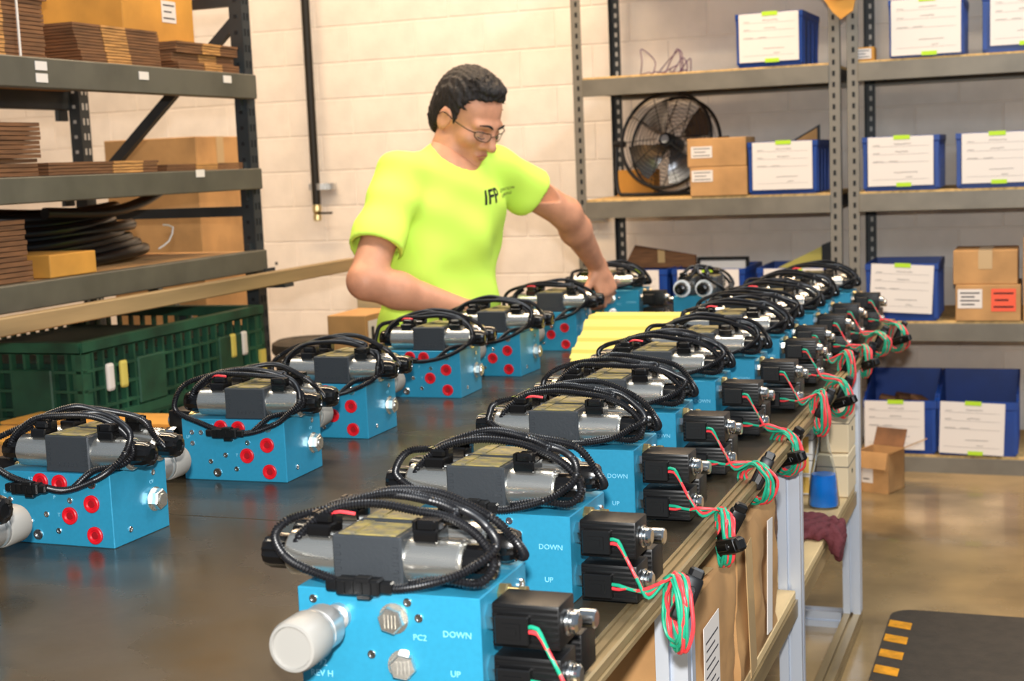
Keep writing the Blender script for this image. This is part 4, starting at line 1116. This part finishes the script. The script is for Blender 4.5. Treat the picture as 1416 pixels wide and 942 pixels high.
me = bpy.data.meshes.new('body'); bmj.to_mesh(me); bmj.free(); me.materials.append(MATS['skin']); me.shade_smooth()
ob('body', me, man)
ob('lips', MB().tube(catmull([V(hp(.093, -.021, -.0625)), V(hp(.0985, -.008, -.0575)), V(hp(.0985, .008, -.0575)), V(hp(.093, .021, -.0625))], .004), .0036, 6).tube(catmull([V(hp(.092, -.018, -.066)), V(hp(.097, 0, -.0705)), V(hp(.092, .018, -.066))], .004), .004, 6).mesh('lips', 'lips', 60), man)
for s in (-1, 1):
    pts = [V(hp(.102, s*.012, .026)), V(hp(.100, s*.03, .034)), V(hp(.086, s*.05, .028))]
    ob('eyebrow', MB().tube(catmull(pts, .006), .0045, 6, rfun=lambda q: .0018+.0018*math.sin(PI*min(1, q+.15))).mesh('eyebrow', 'hair', 60), man)
    ob('eyelash_line', MB().tube(catmull([V(hp(.0935, s*.020, -.006)), V(hp(.0945, s*.032, -.0085)), V(hp(.088, s*.045, -.005))], .005), .0014, 5).mesh('eyelash_line', 'hair'), man)
# hair
Hh = Field(headC-.2, headC+.2, .004)
Hh.ell(hp(-.014, 0, .036), E3(.1065, .0825, .107), AXH, k=0); Hh.ell(hp(.030, 0, .112), E3(.042, .048, .020), AXH, k=.02); Hh.ell(hp(-.055, 0, -.02), E3(.056, .066, .07), AXH, k=.03)
def haircut(X, Y, Z):
    x, y, z = X-headC[0], Y-headC[1], Z-headC[2]
    a = (x*f_[0]+y*f_[1]+z*f_[2])/HS; b = (x*l_[0]+y*l_[1]+z*l_[2])/HS; c = (x*u_[0]+y*u_[1]+z*u_[2])/HS
    lim = np.interp(c, [-.12, -.075, -.040, -.035, -.015, .02, .045, .065, .082, .095, .115], [-.06, -.055, -.030, .010, .016, .020, .022, .030, .050, .082, .25])
    lim = lim+.006*np.sin(b*140)
    return np.maximum(a-lim, -.075-c)*HS*.8
Hh.fn(haircut)
for s in (-1, 1): Hh.ell(hp(-.010, s*.084, -.012), E3(.027, .03, .036), AXH, k=.004, sub=True)
Hh.fn(lambda X, Y, Z: .0022*np.sin(260*X+90*Z+3*np.sin(60*Y))*np.cos(170*Y-120*Z)+.002*np.sin(420*Y+200*X), mode='add')
ob('hair', Hh.mesh('hair', 'hair', 1), man)
rh = random.Random(4); m = MB()
for i in range(420):   # short spiky tufts combed forward and up
    th = rh.uniform(-1.25, 1.25); ph = rh.uniform(-.4, 1.35)
    dl = np.array([math.cos(ph)*math.cos(th), math.sin(th)*.95, max(.12, math.sin(ph))]); dl /= np.linalg.norm(dl)
    fl_, ll_, ul_ = -.014+.1065*dl[0], .0825*dl[1], .036+.107*dl[2]
    if fl_ > .035 and ul_ < .112: continue
    p = hp(fl_, ll_, ul_); nrm = f_*dl[0]/.113+l_*dl[1]/.088+u_*dl[2]/.11; nrm /= np.linalg.norm(nrm)
    v = nrm*.5+f_*.75+u_*rh.uniform(-.1, .35)+l_*rh.uniform(-.25, .25); v /= np.linalg.norm(v)
    p = p-nrm*.004; L = rh.uniform(.010, .019)
    m.tube([V(p), V(p+v*L*.5+nrm*.002), V(p+v*L)], .0024, 4, rfun=lambda q: .0026*(1-q)+.0004)
tag(ob('hair_tufts', m.mesh('hair_tufts', 'hair', 60), man), kind='stuff')
# T-shirt
S = Field((-2.05, 3.30, .60), (-1.25, 4.35, 1.42), .006)
S.ell(msh-Uz*.115-F*.005, (.128, .196, .175), AXT, k=.03); S.ell(waist+Uz*.08+Lf*.008, (.138, .192, .30), AXT, k=.06); S.ell(waist-Uz*.12+Lf*.012, (.15, .20, .24), AXT, k=.05)
S.cap(nb-Uz*.035, rsh, .075, .068, k=.04); S.cap(nb-Uz*.035, lsh, .075, .068, k=.04)
rs1 = rsh+(relb-rsh)*.78; ls1 = lsh+(lelb-lsh)*.60
S.cap(rsh, rs1, .068, .080, k=.035); S.cap(lsh, ls1, .068, .082, k=.035)
def plane(p, n): 
    n = n/np.linalg.norm(n)
    return lambda X, Y, Z: (X-p[0])*n[0]+(Y-p[1])*n[1]+(Z-p[2])*n[2]
def folds(X, Y, Z):
    a = (X-waist[0])*F[0]+(Y-waist[1])*F[1]; b = (X-waist[0])*Lf[0]+(Y-waist[1])*Lf[1]; c = Z-waist[2]
    lowc = np.clip((.38-c)/.3, 0, 1)
    w = .009*np.sin(34*b+10*c+1.5*np.sin(14*c))*lowc + .0075*np.sin(26*c-30*b+2*np.sin(9*b))*np.clip(1-np.abs(c-.12)/.25, 0, 1) + .005*np.sin(48*c+22*b)*np.clip((c-.1)/.2, 0, 1)
    dr = b*.8+c; w = w + .008*np.sin(38*dr+3)*np.clip(1-np.abs(b-.10)/.14, 0, 1)*np.clip(1-np.abs(c-.16)/.2, 0, 1)
    return w
S.fn(folds, mode='add')
for p, e, ln in ((rs1, relb, rsh), (ls1, lelb, lsh)):
    d = (e-ln)/np.linalg.norm(e-ln); q0 = p-d*.025
    lo = p-.13; hi = p+.13
    S.fn(plane(q0, d+ (Uz*-.12 if p is rs1 else 0)), lo, hi)
    S.cap(q0-d*.022, q0+d*.05, .064, .070, k=.006, sub=True)
S.cap(nb-Uz*.03+hf*.02, headC+hf*.02, .074, .078, k=.008, sub=True)
S.ell(nb+hf*.055+Uz*.012, (.062, .066, .045), AXT, k=.01, sub=True)
S.fn(lambda X, Y, Z: .635-Z+0*X+0*Y)
shirt_me = S.mesh('t_shirt', 'shirt', 2)
shirt = ob('t_shirt', shirt_me, man)
# collar band
bv = BVHTree.FromPolygons([v.co for v in shirt_me.vertices], [p.vertices for p in shirt_me.polygons])
# chest print, laid on the cloth
def lay_text(body, size, org, right, up):
    me = text_mesh(body, size, 'ink_black', 0, 'LEFT', bold=size*.018 if size > .03 else 0, shear=.15)
    bm = bmesh.new(); bm.from_mesh(me)
    bmesh.ops.triangulate(bm, faces=bm.faces); bmesh.ops.subdivide_edges(bm, edges=bm.edges, cuts=1)
    for v in bm.verts:
        p = V(org)+V(right)*v.co.x+V(up)*v.co.y
        h = bv.ray_cast(p+V(F)*.25, -V(F))
        v.co = (h[0]+V(F)*.0022) if h[0] else p
    bm.to_mesh(me); bm.free()
    return me
rt = np.array([.40, .75, .10]); rt /= np.linalg.norm(rt); upv = np.cross(rt, -F)*-1; upv = upv if upv[2] > 0 else -upv
lg = msh+F*.12+Lf*.025-Uz*.075
sk = ob('chest_logo', lay_text('IFP', .058, lg, rt, upv), shirt)
ob('chest_logo', lay_text('AUTOMATION', .0125, lg+rt*.092+upv*.006, rt, upv), shirt)
ob('chest_logo', lay_text('ENGINEERING', .0125, lg+rt*.092-upv*.009, rt, upv), shirt)
# trousers and shoes
T = Field((-2.1, 3.4, 0), (-1.3, 4.3, .85), .01)
T.ell(hip+Uz*.02, (.125, .178, .13), AXT, k=.03)
for h0, k0, a0 in (legsR, legsL): T.cap(h0, k0, .10, .075, k=.03); T.cap(k0, a0, .075, .065, k=.02)
T.fn(lambda X, Y, Z: .07-Z+0*X+0*Y)
ob('trousers', T.mesh('trousers', 'jeans', 1), man)
for h0, k0, a0 in (legsR, legsL):
    q = Field(a0-.3, a0+.3, .008); q.ell(a0+F*.07-Uz*.04, (.14, .05, .05), AXT, k=.0); q.cap(a0, a0-Uz*.03, .055, .055, k=.03); q.fn(lambda X, Y, Z: .004-Z+0*X+0*Y)
    ob('shoe', q.mesh('shoe', 'black_plastic', 1), man)
# glasses
g = ob('glasses', None, man)
for s in (-1, 1):
    pts = [V(hp(.106-.022*max(0, abs(q[0])-.03)/.03, s*q[0], q[1])) for q in ((.011, .002), (.015, .012), (.034, .014), (.054, .011), (.057, .000), (.046, -.010), (.024, -.011), (.013, -.006))]
    ob('rim', MB().tube(catmull(pts, .004, True), .0014, 6, closed=True).mesh('rim', 'black_gloss', 60), g)
    ob('lens', MB().poly([p*.999+V(hp(.10, 0, 0))*.001 for p in pts]).mesh('lens', 'lens'), g)
    ob('temple', MB().tube(catmull([V(hp(.087, s*.058, .008)), V(hp(.075, s*.074, .009)), V(hp(.03, s*.084, .010)), V(hp(-.012, s*.090, .014)), V(hp(-.03, s*.088, -.006))], .008), .0017, 6).mesh('temple', 'black_gloss', 60), g)
ob('bridge', MB().tube(catmull([V(hp(.108, -.011, .004)), V(hp(.113, 0, .010)), V(hp(.108, .011, .004))], .004), .0014, 6).mesh('bridge', 'black_gloss', 60), g)
# small anchor holes left in the painted wall
for x, z in ((-3.06, 1.13), (-2.43, .93), (-3.62, .80)):
    ob('anchor_hole', MB().lathe([(.009, 0), (.006, .0015)], (x, YW-.0002, z), (0, -1, 0), 10).mesh('anchor_hole', 'ink'), wb)
